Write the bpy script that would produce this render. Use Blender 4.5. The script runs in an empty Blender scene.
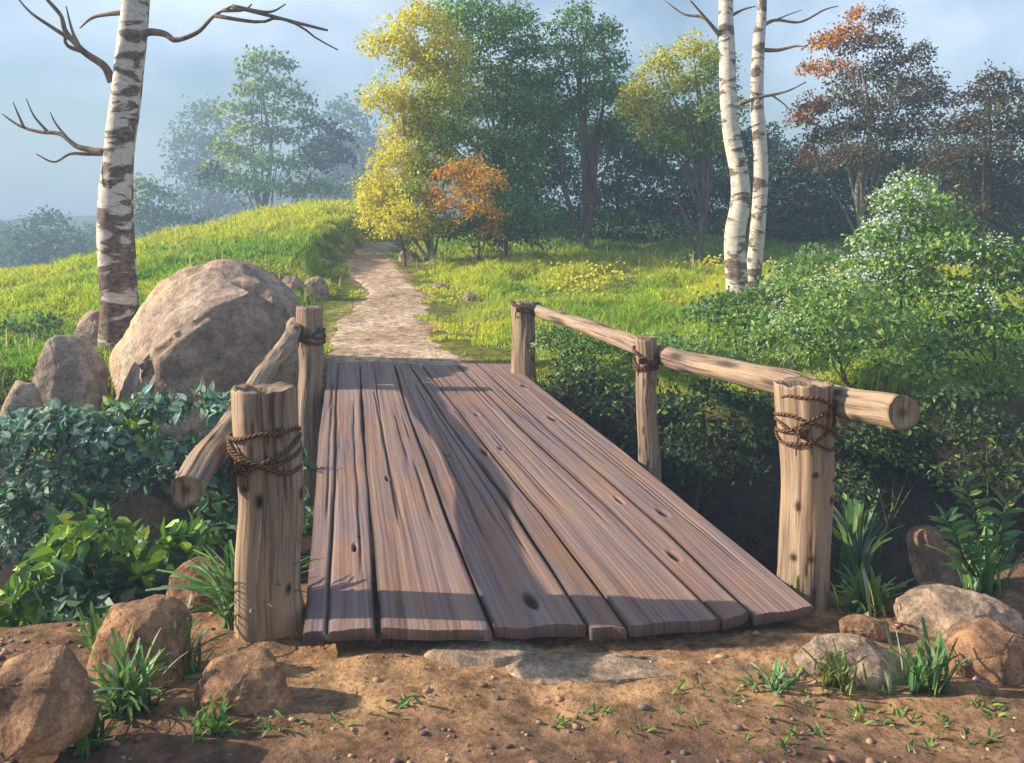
import bpy, bmesh, math, random
import numpy as np
from mathutils import Vector, noise as mn
R = math.radians
F, HC, CX, HY = 900.0, 1.6, 512.0, 227.0
sc = bpy.context.scene
col = sc.collection
rng = np.random.default_rng(7)
random.seed(7)

# ------------------------------------------------------------------ helpers
def link(o, parent=None):
    col.objects.link(o)
    if parent is not None: o.parent = parent
    return o
def tag(o, label=None, cat=None, group=None, kind=None):
    if label: o['label'] = label
    if cat: o['category'] = cat
    if group: o['group'] = group
    if kind: o['kind'] = kind
    return o
def empty(name, loc, label, cat, group=None):
    o = bpy.data.objects.new(name, None); o.location = loc; o.empty_display_size = .2
    link(o); return tag(o, label, cat, group)
def P(x, y, Y):
    return np.array([(x - CX) * Y / F, Y, HC - (y - HY) * Y / F])
def DP(x, y):                       # point of the deck plane z=0
    Y = HC * F / (y - HY); return ((x - CX) * Y / F, Y)
def sm(a, b, x):
    t = np.clip((x - a) / (b - a), 0, 1); return t * t * (3 - 2 * t)
_k = [(np.cos(a), np.sin(a), f, p) for a, f, p in zip(rng.uniform(0, 6.28, 40), np.repeat([1, 1.7, 2.9, 4.7, 8.1], 8), rng.uniform(0, 6.28, 40))]
def n2(x, y, s=1.0, octs=5):        # cheap 2-D noise, about -1..1
    r = 0
    for i, (c, d, f, p) in enumerate(_k[:octs * 8]):
        r = r + np.sin((x * c + y * d) * s * f + p + 1.7 * np.sin((x * d - y * c) * s * f * .6 + p)) / f ** .8
    return r * .22

CR_PX = [-400, 0, 95, 138, 180, 210, 245, 280, 340, 362, 384, 410, 520, 760, 1400]
CR_Y = [292, 279, 271, 258, 243, 232, 220, 213, 207, 211, 236, 241, 240, 238, 236]
CR_X = [(p - CX) * 26 / F for p in CR_PX]
CR_Z = [HC + (HY - y) * 26 / F for y in CR_Y]
def near_edge(X): return 4.3 - .55 * sm(-1.2, -2.4, X) + .15 * sm(1.6, 3, X) + .10 * np.sin(X * 2.3 + 1) + .05 * np.sin(X * 5.1)
def far_edge(X): return 9.9 + .35 * sm(-1.9, -2.6, X) - .9 * sm(.6, 3.5, X) + .12 * np.sin(X * 1.9) + .06 * np.sin(X * 4.7 + 2)
def H(X, Y):
    X = np.asarray(X, float); Y = np.asarray(Y, float)
    zc = np.interp(X, CR_X, CR_Z)
    far = -.05 + (zc + .05) * sm(9.0, 27.5, Y) ** .92
    fall = sm(27, 62, Y)
    far = far * (1 - fall * sm(0, -5, X)) + (-3.0) * fall * sm(0, -5, X)
    far = far - .06 * sm(11.4, 10.4, Y) * sm(-2.4, -2.0, X) * sm(.6, .2, X) + .035 * n2(X, Y, .9) * sm(10, 14, Y) * (1 - .7 * (np.abs(X + 2.2) < 1.4))
    nb = -.10 + .030 * n2(X, Y, 1.6) + .014 * n2(X + 9, Y, 5.5) + .02 * sm(1.2, 3, X) * n2(X, Y + 4, 3) - .06*sm(2.6,0,Y)
    gy = -2.3 + .18 * n2(X, Y, .8)
    ne, fe = near_edge(X), far_edge(X)
    a = sm(0, 1.5, Y - ne)          # 0 near bank -> 1 gully
    b = sm(-1.9, 0, Y - fe)         # 0 gully -> 1 far bank
    a = a ** .7
    z = nb * (1 - a) + gy * a
    z = z * (1 - b) + far * b
    return z
def G(px, py, y0=2.5, y1=60):       # where the ray of a pixel meets the ground
    Ys = np.geomspace(y0, y1, 4000)
    X = (px - CX) * Ys / F; Z = HC - (py - HY) * Ys / F
    h = H(X, Ys) > Z
    i = int(np.argmax(h)) if h.any() else len(Ys) - 1
    return np.array([X[i], Ys[i], float(H(X[i], Ys[i]))])

def new_mesh(name, verts, faces, mat, parent=None, uv=None, colr=None, smooth=True, origin=None):
    verts = np.asarray(verts, np.float32).reshape(-1, 3)
    if origin is not None: verts = verts - np.asarray(origin, np.float32)
    me = bpy.data.meshes.new(name)
    fa = faces if isinstance(faces, np.ndarray) else None
    if fa is not None:
        n, k = fa.shape
        me.vertices.add(len(verts)); me.vertices.foreach_set('co', verts.ravel())
        me.loops.add(n * k); me.loops.foreach_set('vertex_index', fa.astype(np.int32).ravel())
        me.polygons.add(n); me.polygons.foreach_set('loop_start', np.arange(0, n * k, k, dtype=np.int32))
        me.polygons.foreach_set('loop_total', np.full(n, k, dtype=np.int32))
        me.update(calc_edges=True)
    else:
        me.from_pydata(verts.tolist(), [], faces)
    me.polygons.foreach_set('use_smooth', np.full(len(me.polygons), smooth))
    if uv is not None:
        li = np.empty(len(me.loops), np.int32); me.loops.foreach_get('vertex_index', li)
        l = me.uv_layers.new(name='UVMap'); l.data.foreach_set('uv', np.asarray(uv, np.float32)[li].ravel())
    if colr is not None:
        c = np.ones((len(verts), 4), np.float32); c[:, :3] = np.asarray(colr, np.float32)
        a = me.color_attributes.new('Col', 'FLOAT_COLOR', 'POINT'); a.data.foreach_set('color', c.ravel())
    me.materials.append(mat)
    o = bpy.data.objects.new(name, me)
    if origin is not None and parent is None: o.location = origin
    return link(o, parent)

# ------------------------------------------------------------------ materials
def mat(name):
    m = bpy.data.materials.new(name); m.use_nodes = True
    nt = m.node_tree; nt.nodes.clear()
    out = nt.nodes.new('ShaderNodeOutputMaterial'); b = nt.nodes.new('ShaderNodeBsdfPrincipled')
    nt.links.new(b.outputs[0], out.inputs[0]); b.inputs['Roughness'].default_value = .85
    b.inputs['Specular IOR Level'].default_value = .25
    return m, nt, b, out
def nd(nt, t, **kw):
    n = nt.nodes.new(t)
    for k, v in kw.items():
        if k in n.inputs: n.inputs[k].default_value = v
        else: setattr(n, k, v)
    return n
def ramp(nt, src, stops):
    r = nt.nodes.new('ShaderNodeValToRGB'); e = r.color_ramp.elements
    while len(e) < len(stops): e.new(.5)
    for i, (p, c) in enumerate(stops):
        e[i].position = p; e[i].color = (c, c, c, 1) if isinstance(c, (int, float)) else (*c, 1)
    nt.links.new(src, r.inputs[0]); return r.outputs[0]
def mix(nt, f, a, b, mode='MIX'):
    m = nt.nodes.new('ShaderNodeMix'); m.data_type = 'RGBA'; m.blend_type = mode
    for s, v in ((m.inputs[0], f), (m.inputs[6], a), (m.inputs[7], b)):
        if hasattr(v, 'is_output') or isinstance(v, bpy.types.NodeSocket): nt.links.new(v, s)
        else: s.default_value = v if isinstance(v, (int, float)) else (*v, 1)
    return m.outputs[2]
def noise_tex(nt, vec, scale, detail=5, rough=.6, dist=0):
    n = nd(nt, 'ShaderNodeTexNoise'); n.inputs['Scale'].default_value = scale
    n.inputs['Detail'].default_value = detail; n.inputs['Roughness'].default_value = rough
    n.inputs['Distortion'].default_value = dist
    if vec is not None: nt.links.new(vec, n.inputs['Vector'])
    return n.outputs['Fac']
def mapping(nt, vec, s=(1, 1, 1), l=(0, 0, 0)):
    m = nd(nt, 'ShaderNodeMapping'); m.inputs['Scale'].default_value = s; m.inputs['Location'].default_value = l
    nt.links.new(vec, m.inputs['Vector']); return m.outputs[0]
def bump(nt, b, h, s=.5, d=.02):
    n = nd(nt, 'ShaderNodeBump'); n.inputs['Strength'].default_value = s; n.inputs['Distance'].default_value = d
    nt.links.new(h, n.inputs['Height']); nt.links.new(n.outputs[0], b.inputs['Normal'])

def leaf_mat(name, trans=.35, rough=.6, spec=.2):
    m, nt, b, out = mat(name)
    a = nd(nt, 'ShaderNodeAttribute', attribute_name='Col')
    nt.links.new(a.outputs['Color'], b.inputs['Base Color'])
    b.inputs['Roughness'].default_value = rough; b.inputs['Specular IOR Level'].default_value = spec
    t = nd(nt, 'ShaderNodeBsdfTranslucent'); nt.links.new(a.outputs['Color'], t.inputs[0])
    mx = nd(nt, 'ShaderNodeMixShader'); mx.inputs[0].default_value = trans
    nt.links.new(b.outputs[0], mx.inputs[1]); nt.links.new(t.outputs[0], mx.inputs[2]); nt.links.new(mx.outputs[0], out.inputs[0])
    return m
M_LEAF = leaf_mat('foliage', .48); M_GLOSS = leaf_mat('waxy_leaf', .3, .5, .35); M_PETAL = leaf_mat('petal', .4)

def ground_mat():
    m, nt, b, out = mat('soil_and_turf')
    a = nd(nt, 'ShaderNodeAttribute', attribute_name='Col'); g = nd(nt, 'ShaderNodeNewGeometry')
    n = noise_tex(nt, g.outputs['Position'], 9, 8, .65); v = ramp(nt, n, [(.32, .35), (.66, 1.4)])
    c = mix(nt, 1.0, a.outputs['Color'], v, 'MULTIPLY')
    n2_ = noise_tex(nt, g.outputs['Position'], 34, 6, .7)
    c = mix(nt, ramp(nt, n2_, [(.50, 0), (.62, .65)]), c, (.10, .062, .045))
    n3 = noise_tex(nt, g.outputs['Position'], 2.6, 4, .6)
    c = mix(nt, 1.0, c, ramp(nt, n3, [(.3, (.72, .66, .68)), (.7, (1.2, 1.12, 1.0))]), 'MULTIPLY')
    nt.links.new(c, b.inputs['Base Color']); b.inputs['Roughness'].default_value = .95; b.inputs['Specular IOR Level'].default_value = .1
    s = nd(nt, 'ShaderNodeMath', operation='ADD'); nt.links.new(n, s.inputs[0]); nt.links.new(n2_, s.inputs[1])
    bump(nt, b, s.outputs[0], .8, .03); return m
M_GROUND = ground_mat()

def wood_mat(name, c1, c2, c3, dark, su=26, sv=1.2, BS=.8, GS=.85):
    m, nt, b, out = mat(name)
    uv = nd(nt, 'ShaderNodeUVMap').outputs[0]; oi = nd(nt, 'ShaderNodeObjectInfo')
    off = nd(nt, 'ShaderNodeVectorMath', operation='ADD'); cmb = nd(nt, 'ShaderNodeCombineXYZ')
    ml = nd(nt, 'ShaderNodeMath', operation='MULTIPLY'); nt.links.new(oi.outputs['Random'], ml.inputs[0]); ml.inputs[1].default_value = 37
    nt.links.new(ml.outputs[0], cmb.inputs[2]); nt.links.new(uv, off.inputs[0]); nt.links.new(cmb.outputs[0], off.inputs[1])
    uv = off.outputs[0]
    g1 = noise_tex(nt, mapping(nt, uv, (su, sv, 1)), 1, 8, .65, .08)
    g2 = noise_tex(nt, mapping(nt, uv, (su * 4.4, sv * 1.6, 1)), 1, 6, .7, .0)
    g3 = noise_tex(nt, mapping(nt, uv, (5, 1.3, 1)), 1, 4, .6, .6)
    c = mix(nt, ramp(nt, g3, [(.35, 0), (.65, 1)]), c1, c2)
    c = mix(nt, ramp(nt, g1, [(.45, 0), (.7, .75)]), c, c3)
    c = mix(nt, ramp(nt, g2, [(.50, 0), (.64, GS)]), c, dark)
    c = mix(nt, ramp(nt, g1, [(.30, .75), (.42, 0)]), c, dark)
    a = nd(nt, 'ShaderNodeAttribute', attribute_name='Col')
    c = mix(nt, a.outputs['Color'], dark and (.022, .012, .007), c)
    nt.links.new(c, b.inputs['Base Color']); b.inputs['Roughness'].default_value = .72
    s = nd(nt, 'ShaderNodeMath', operation='ADD'); nt.links.new(g1, s.inputs[0]); nt.links.new(g2, s.inputs[1])
    bump(nt, b, s.outputs[0], BS, .012); return m
M_PLANK = wood_mat('weathered_plank', (.31, .17, .11), (.20, .145, .165), (.39, .28, .23), (.08, .04, .026), 15, .28, .4, .5)
M_POST = wood_mat('peeled_log', (.39, .25, .145), (.22, .17, .15), (.56, .41, .28), (.07, .036, .025), 13, .9)
M_ENDG = wood_mat('log_end_grain', (.34, .23, .15), (.25, .16, .10), (.45, .33, .22), (.08, .045, .03), 18, 18)

def rope_mat():
    m, nt, b, out = mat('rope_fibre')
    uv = nd(nt, 'ShaderNodeUVMap').outputs[0]
    w = nd(nt, 'ShaderNodeTexWave'); w.wave_type = 'BANDS'; w.bands_direction = 'DIAGONAL'; w.inputs['Scale'].default_value = 1
    nt.links.new(mapping(nt, uv, (30, 30, 1)), w.inputs['Vector']); w.inputs['Distortion'].default_value = 1.5
    c = mix(nt, w.outputs['Fac'], (.05, .025, .015), (.20, .11, .06))
    nt.links.new(c, b.inputs['Base Color']); bump(nt, b, w.outputs['Fac'], .8, .006); return m
M_ROPE = rope_mat()

def rock_mat(name, base, light, dark, tint, tf=.5, scale=1.0):
    m, nt, b, out = mat(name)
    oi = nd(nt, 'ShaderNodeTexCoord').outputs['Object']
    n1 = noise_tex(nt, oi, 2.2 * scale, 8, .62, .3); n2_ = noise_tex(nt, oi, 14 * scale, 8, .7); n3 = noise_tex(nt, oi, 1.1 * scale, 3, .5, .5)
    c = mix(nt, ramp(nt, n1, [(.38, 0), (.62, 1)]), dark, base)
    c = mix(nt, ramp(nt, n1, [(.55, 0), (.75, .8)]), c, light)
    c = mix(nt, ramp(nt, n3, [(.52, 0), (.62, tf)]), c, tint)
    c = mix(nt, 1.0, c, ramp(nt, n2_, [(.32, .50), (.62, 1.22)]), 'MULTIPLY')
    fn = noise_tex(nt, oi, 55 * scale, 4, .7); c = mix(nt, 1.0, c, ramp(nt, fn, [(.35, .75), (.62, 1.12)]), 'MULTIPLY')
    ms = noise_tex(nt, oi, 3.1 * scale, 6, .6)
    c = mix(nt, ramp(nt, ms, [(.62, 0), (.70, .5)]), c, (.09, .085, .05))
    nt.links.new(c, b.inputs['Base Color']); b.inputs['Roughness'].default_value = .9
    s = nd(nt, 'ShaderNodeMath', operation='MULTIPLY_ADD'); nt.links.new(n2_, s.inputs[0]); s.inputs[1].default_value = .4; nt.links.new(n1, s.inputs[2])
    s2 = nd(nt, 'ShaderNodeMath', operation='MULTIPLY_ADD'); nt.links.new(fn, s2.inputs[0]); s2.inputs[1].default_value = .12; nt.links.new(s.outputs[0], s2.inputs[2])
    bump(nt, b, s2.outputs[0], 1.0, .07 / scale); return m
M_BOULDER = rock_mat('boulder_stone', (.58, .43, .33), (.80, .68, .57), (.33, .235, .18), (.80, .50, .30), .7, .8)
M_ROCK = rock_mat('brown_stone', (.50, .27, .14), (.66, .44, .26), (.22, .12, .075), (.46, .27, .16), .5, 3)
M_PALE = rock_mat('pale_stone', (.58, .40, .27), (.72, .58, .46), (.22, .16, .12), (.42, .27, .17), .4, 3)

def birch_mat():
    m, nt, b, out = mat('birch_bark')
    uv = nd(nt, 'ShaderNodeUVMap').outputs[0]
    a = nd(nt, 'ShaderNodeAttribute', attribute_name='Col')     # 1 = old dark bark low on the stem
    big = noise_tex(nt, mapping(nt, uv, (2.6, 5.4, 1)), 1, 4, .6, .6)
    fine = noise_tex(nt, mapping(nt, uv, (5, 60, 1)), 1, 4, .6, .1)
    edge = noise_tex(nt, mapping(nt, uv, (16, 16, 1)), 1, 5, .7)
    c = mix(nt, ramp(nt, edge, [(.3, 0), (.7, 1)]), (.46, .37, .31), (.76, .68, .60))
    c = mix(nt, ramp(nt, fine, [(.60, 0), (.66, .6)]), c, (.20, .14, .11))
    add = nd(nt, 'ShaderNodeMath', operation='MULTIPLY_ADD'); nt.links.new(edge, add.inputs[0]); add.inputs[1].default_value = .2; nt.links.new(big, add.inputs[2])
    ad2 = nd(nt, 'ShaderNodeMath', operation='ADD'); nt.links.new(add.outputs[0], ad2.inputs[0])
    sx = nd(nt, 'ShaderNodeSeparateColor'); nt.links.new(a.outputs['Color'], sx.inputs[0]); nt.links.new(sx.outputs[0], ad2.inputs[1])
    c = mix(nt, ramp(nt, ad2.outputs[0], [(.60, 0), (.65, 1)]), c, mix(nt, ramp(nt, edge, [(.35, 0), (.65, 1)]), (.05, .03, .022), (.26, .18, .13)))
    nt.links.new(c, b.inputs['Base Color']); b.inputs['Roughness'].default_value = .7
    bump(nt, b, ad2.outputs[0], .6, .03); return m
M_BIRCH = birch_mat()
def bark_mat(name, a, c_):
    m, nt, b, out = mat(name)
    oi = nd(nt, 'ShaderNodeTexCoord').outputs['Object']
    n = noise_tex(nt, mapping(nt, oi, (9, 9, 1.5)), 1, 6, .65)
    nt.links.new(mix(nt, ramp(nt, n, [(.35, 0), (.65, 1)]), a, c_), b.inputs['Base Color']); bump(nt, b, n, .7, .03); return m
M_BARK = bark_mat('tree_bark', (.06, .04, .03), (.19, .14, .11)); M_PALEBARK = bark_mat('grey_tree_bark', (.18, .15, .13), (.40, .34, .29))
M_TWIG = bark_mat('twig_bark', (.10, .06, .04), (.30, .20, .14))
M_STEM = bark_mat('green_stem', (.05, .07, .02), (.13, .14, .05))

# ------------------------------------------------------------------ tube
def tube(pts, rad, segs=10, cap=True, ridge=0.0, seed=0, vscale=1.0, hollow=0.0):
    pts = np.asarray(pts, float); n = len(pts); rad = np.broadcast_to(rad, (n,)).astype(float)
    T = np.gradient(pts, axis=0); T /= np.linalg.norm(T, axis=1)[:, None] + 1e-9
    up = np.array([0, 1, 0.]) if abs(T[0][1]) < .8 else np.array([1, 0, 0.])
    A = np.zeros_like(pts); B = np.zeros_like(pts); a = np.cross(up, T[0]); a /= np.linalg.norm(a)
    for i in range(n):
        a = a - T[i] * a.dot(T[i]); a /= np.linalg.norm(a); A[i] = a; B[i] = np.cross(T[i], a)
    th = np.linspace(0, 2 * np.pi, segs + 1)          # seam vertex doubled for the uv
    L = np.concatenate([[0], np.cumsum(np.linalg.norm(np.diff(pts, axis=0), axis=1))])
    rr = rad[:, None] * np.ones((1, segs + 1))
    if ridge:
        r_ = np.random.default_rng(seed)
        for k in (3, 5, 8, 13, 21):
            ph = r_.uniform(0, 6.28); w = r_.uniform(.5, 2.5)
            rr = rr * (1 + ridge * (3 / k) ** .6 * np.sin(k * th[None] + ph + 1.3 * np.sin(L[:, None] * w * 2 + ph)) )
        rr = rr * (1 + ridge * .8 * np.sin(L[:, None] * 7 + 2 * np.sin(th[None] + seed)))
    rr[:, -1] = rr[:, 0]
    V = pts[:, None] + A[:, None] * (np.cos(th)[None, :, None] * rr[:, :, None]) + B[:, None] * (np.sin(th)[None, :, None] * rr[:, :, None])
    V = V.reshape(-1, 3); S = segs + 1
    uv = np.stack([np.tile(th / 6.283 * 6.283 * rad.mean(), n), np.repeat(L * vscale, S)], 1)
    i, j = np.meshgrid(np.arange(n - 1), np.arange(segs), indexing='ij')
    f = np.stack([i * S + j, i * S + j + 1, (i + 1) * S + j + 1, (i + 1) * S + j], -1).reshape(-1, 4)
    faces = f.tolist()
    if cap:
        V = list(map(tuple, V)); uv = uv.tolist()
        for e, sg in ((0, -1), (n - 1, 1)):
            ring = [e * S + j for j in range(segs)]; prev = ring
            for q, dz in ((.80, -.35 * hollow), (.45, -hollow), (.12, -hollow * .7)):
                c0 = pts[e] + T[e] * sg * dz; nw = []
                for j in ring:
                    p = np.array(V[j]); pp = pts[e] + (p - pts[e]) * q + T[e] * sg * dz
                    nw.append(len(V)); V.append(tuple(pp)); uv.append([pp[0] - pts[e][0], pp[1] - pts[e][1] + pp[2] - pts[e][2]])
                m_ = len(ring)
                for j in range(m_):
                    q4 = [prev[j], prev[(j + 1) % m_], nw[(j + 1) % m_], nw[j]]
                    faces.append(q4 if sg > 0 else q4[::-1])
                prev = nw
            faces.append(prev if sg > 0 else prev[::-1])
    return np.array(V), faces, np.array(uv)
def joined(parts):
    V, Fc, U, o = [], [], [], 0
    for v, f, u in parts:
        V.append(v); U.append(u); Fc += [[a + o for a in q] for q in f]; o += len(v)
    return np.concatenate(V), Fc, np.concatenate(U)
def curve(pts, n):
    pts = np.asarray(pts, float); m = len(pts)
    P_ = np.vstack([2 * pts[0] - pts[1], pts, 2 * pts[-1] - pts[-2]]); out = []
    for t in np.linspace(0, m - 1, n):
        i = min(int(t), m - 2); u = t - i; a, b, c, d = P_[i], P_[i + 1], P_[i + 2], P_[i + 3]
        out.append(.5 * (2 * b + (c - a) * u + (2 * a - 5 * b + 4 * c - d) * u * u + (3 * b - a - 3 * c + d) * u ** 3))
    return np.array(out)

# ------------------------------------------------------------------ leaves
def leaf_cards(C, D, Nn, L, W, cols, fold=.25, fine=False):
    """C base points, D direction, Nn rough normal, L length, W width -> one mesh of small leaves"""
    D = D / (np.linalg.norm(D, axis=1)[:, None] + 1e-9)
    S = np.cross(D, Nn); S /= np.linalg.norm(S, axis=1)[:, None] + 1e-9
    U = np.cross(S, D); L = L[:, None]; W = W[:, None]
    if not fine:
        V = np.stack([C, C + D * L * .5 + S * W * .5 + U * L * fold * .3, C + D * L - U * L * fold * .3, C + D * L * .45 - S * W * .5 + U * L * fold * .3], 1)
        n = len(C); f = np.arange(n * 4).reshape(n, 4); c = np.repeat(cols, 4, 0); return V.reshape(-1, 3), f, c
    m = C + D * L * .4; t = C + D * L - U * L * fold * .5
    V = np.stack([C, C + D * L * .25 + S * W * .42 + U * W * .18, C + D * L * .62 + S * W * .40 + U * W * .10, t,
                  C + D * L * .62 - S * W * .40 + U * W * .10, C + D * L * .25 - S * W * .42 + U * W * .18, m - U * W * .03], 1)
    n = len(C); b = np.arange(n)[:, None] * 7
    f = np.concatenate([b + [0, 1, 2, 6], b + [6, 2, 3, 4], b + [0, 6, 4, 5]]); c = np.repeat(cols, 7, 0)
    return V.reshape(-1, 3), f, c
def pick(cols, n, r, jit=.22):
    cols = np.array(cols); c = cols[r.integers(0, len(cols), n)]
    return np.clip(c * (1 + jit * r.standard_normal((n, 1))) * (1 + .07 * r.standard_normal((n, 3))), .004, .9)
def puff_leaves(puffs, leaf, dens, r, cols, up=.5, gap=.0, droop=0.0, asp=.6):
    """puffs: list of (centre xyz, rx, ry, rz, colour set index)"""
    Cs, Ns, Cl = [], [], []
    for (c, rx, ry, rz, ci) in puffs:
        n = int(4.6 * dens * (rx * rz * 3.14) / (leaf * leaf))
        d = r.standard_normal((n, 3)); d /= np.linalg.norm(d, axis=1)[:, None]
        d[:, 2] = np.where(d[:, 2] < -.25, -d[:, 2] * .6, d[:, 2])
        rad = r.uniform(0, 1, n) ** .38
        lump = 1 + .20 * np.sin(d[:, 0] * 5 + c[0] * 7) * np.cos(d[:, 2] * 6 + c[2] * 5) + .16 * np.sin(d[:, 0] * 11 + d[:, 1] * 9 + c[1] * 3)
        p = np.array(c) + d * np.array([rx, ry, rz]) * (rad * lump)[:, None]
        if droop: p[:, 2] -= droop * (np.abs(d[:, 0]) ** 2) * rz
        if gap:
            s = 2.2 / max(leaf * 6, .05)
            k = np.sin(p[:, 0] * s + 2 * np.sin(p[:, 2] * s * .7)) * np.sin(p[:, 2] * s * 1.5 + p[:, 1] * s) + .5 * np.sin(p[:, 1] * s * 1.9 + p[:, 0] * s * 1.4)
            keep = k > (-1.4 + gap * .95); p, d = p[keep], d[keep]; n = len(p)
        Cs.append(p); Ns.append(d); Cl.append(pick(cols[ci], n, r))
    C = np.concatenate(Cs); N = np.concatenate(Ns); cl = np.concatenate(Cl); n = len(C)
    Nn = N * (1 - up) + np.array([0, 0, up]) + .45 * r.standard_normal((n, 3))
    D = r.standard_normal((n, 3)) * .8 + N * .7; D[:, 2] -= .35
    L = leaf * r.uniform(.7, 1.45, n)
    return C, D, Nn, L, L * asp, cl
def limbs(base, tips, r0, seed, fork=.35, jig=.06):
    """a trunk with limbs running into the puffs"""
    r = random.Random(seed); parts = []
    base = np.array(base); top = np.mean(tips, 0) * .5 + np.array(max(tips, key=lambda t: t[2])) * .5
    h = top[2] - base[2]
    tr = curve([base - [0, 0, .3], base + [0, 0, .02], base + (top - base) * .35 + [r.uniform(-jig, jig) * h, 0, 0], base + (top - base) * .7 + [r.uniform(-jig, jig) * h, 0, 0], top], 16)
    parts.append(tube(tr, np.linspace(r0, r0 * .22, 16), 9, False, .04, seed))
    for t in tips:
        t = np.array(t); k = r.uniform(fork, .8) * np.clip((t[2] - base[2]) / h, .25, 1); i = int(k * 15)
        st = tr[min(i, 14)]; md = (st + t) / 2 + np.array([r.uniform(-.08, .08), r.uniform(-.08, .08), .10]) * h * .4
        rr = r0 * (1 - i / 20) * .5
        parts.append(tube(curve([st, md, t], 8), np.linspace(rr, rr * .18, 8), 6, False))
    return joined(parts)
def plant_obj(name, label, cat, base, px_puffs, Y, leaf, dens, cols, seed, group=None, r0=.1, bark=None, depth=.8, mat_=None,
              gap=.25, up=.45, droop=.3, asp=.6, fine=False, flowers=None, pnames=('trunk', 'crown'), ysq=.9, limb_n=12, extra=None, psc=(1.25, 1.9)):
    r = np.random.default_rng(seed)
    root = empty(name, base, label, cat, group)
    puffs = []; xs = [p[0] for p in px_puffs]; w = (max(xs) - min(xs)) * Y / F * .5 + .1
    cx = np.mean(xs)
    for q in px_puffs:
        x, y, rx, rz = q[:4]; ci = q[4] if len(q) > 4 else 0
        hx = abs(x - cx) * Y / F / w
        dy = r.uniform(-1, 1) * w * depth * math.sqrt(max(.1, 1 - .7 * min(1, hx) ** 2))
        if len(q) > 5: dy = q[5]
        c = P(x, y, Y + dy); s = (Y + dy) / F
        puffs.append((c, rx * s * psc[0], max(rx * s * ysq * psc[0], .1), rz * s * psc[1], ci))
    tips = [p[0] for p in puffs]
    if len(tips) > limb_n: tips = [tips[i] for i in sorted(random.Random(seed).sample(range(len(tips)), limb_n))]
    if r0:
        v, f, u = limbs(base, tips, r0, seed)
        if extra: v, f, u = joined([(v, f, u)] + extra)
        new_mesh(pnames[0], v - np.array(base), f, bark or M_BARK, root, uv=u)
    C, D, Nn, L, W, cl = puff_leaves(puffs, leaf, dens, r, cols, up, gap, droop, asp)
    v, f, c = leaf_cards(C, D, Nn, L, W, cl, fine=fine)
    new_mesh(pnames[1], v - np.array(base), f, mat_ or M_LEAF, root, colr=c, smooth=False)
    if flowers:
        fc, n, sz, sel = flowers; FV = []
        idx = [i for i in range(len(puffs)) if sel is None or i in sel]; pts = []
        for i in idx:
            c, rx, ry, rz, _ = puffs[i]; k = int(n / len(idx)); cs = r.uniform(0, 1, (max(k // 9, 2), 3)) * 2 - 1
            q = cs[r.integers(0, len(cs), k)] + .32 * r.standard_normal((k, 3)); q[:, 1] = -abs(q[:, 1])
            q = q / np.linalg.norm(q, axis=1)[:, None] * r.uniform(.9, 1.12, (k, 1)); pts.append(np.array(c) + q * [rx, ry, rz])
        pts = np.concatenate(pts); k = len(pts); V, Fc, Cc = [], [], []
        axis = r.standard_normal((k, 3)) * .5 + [-.3, -.5, .6]; axis /= np.linalg.norm(axis, axis=1)[:, None]
        t1 = np.cross(axis, [0, 0, 1.]); t1 /= np.linalg.norm(t1, axis=1)[:, None]; t2 = np.cross(axis, t1)
        Ls = []; Ds = []; Cc = []
        for a in range(5):
            th = a * 1.2566; Ds.append(t1 * math.cos(th) + t2 * math.sin(th) + axis * .25); Ls.append(pts)
        n5 = k * 5; v, f, c = leaf_cards(np.concatenate(Ls), np.concatenate(Ds), np.tile(axis, (5, 1)), sz * r.uniform(.7, 1.2, n5), sz * .8 * np.ones(n5), pick(fc, n5, r, .08), .1)
        o = new_mesh('blossoms', v - np.array(base), f, M_PETAL, root, colr=c, smooth=False); o['kind'] = 'stuff'
    return root

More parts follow.
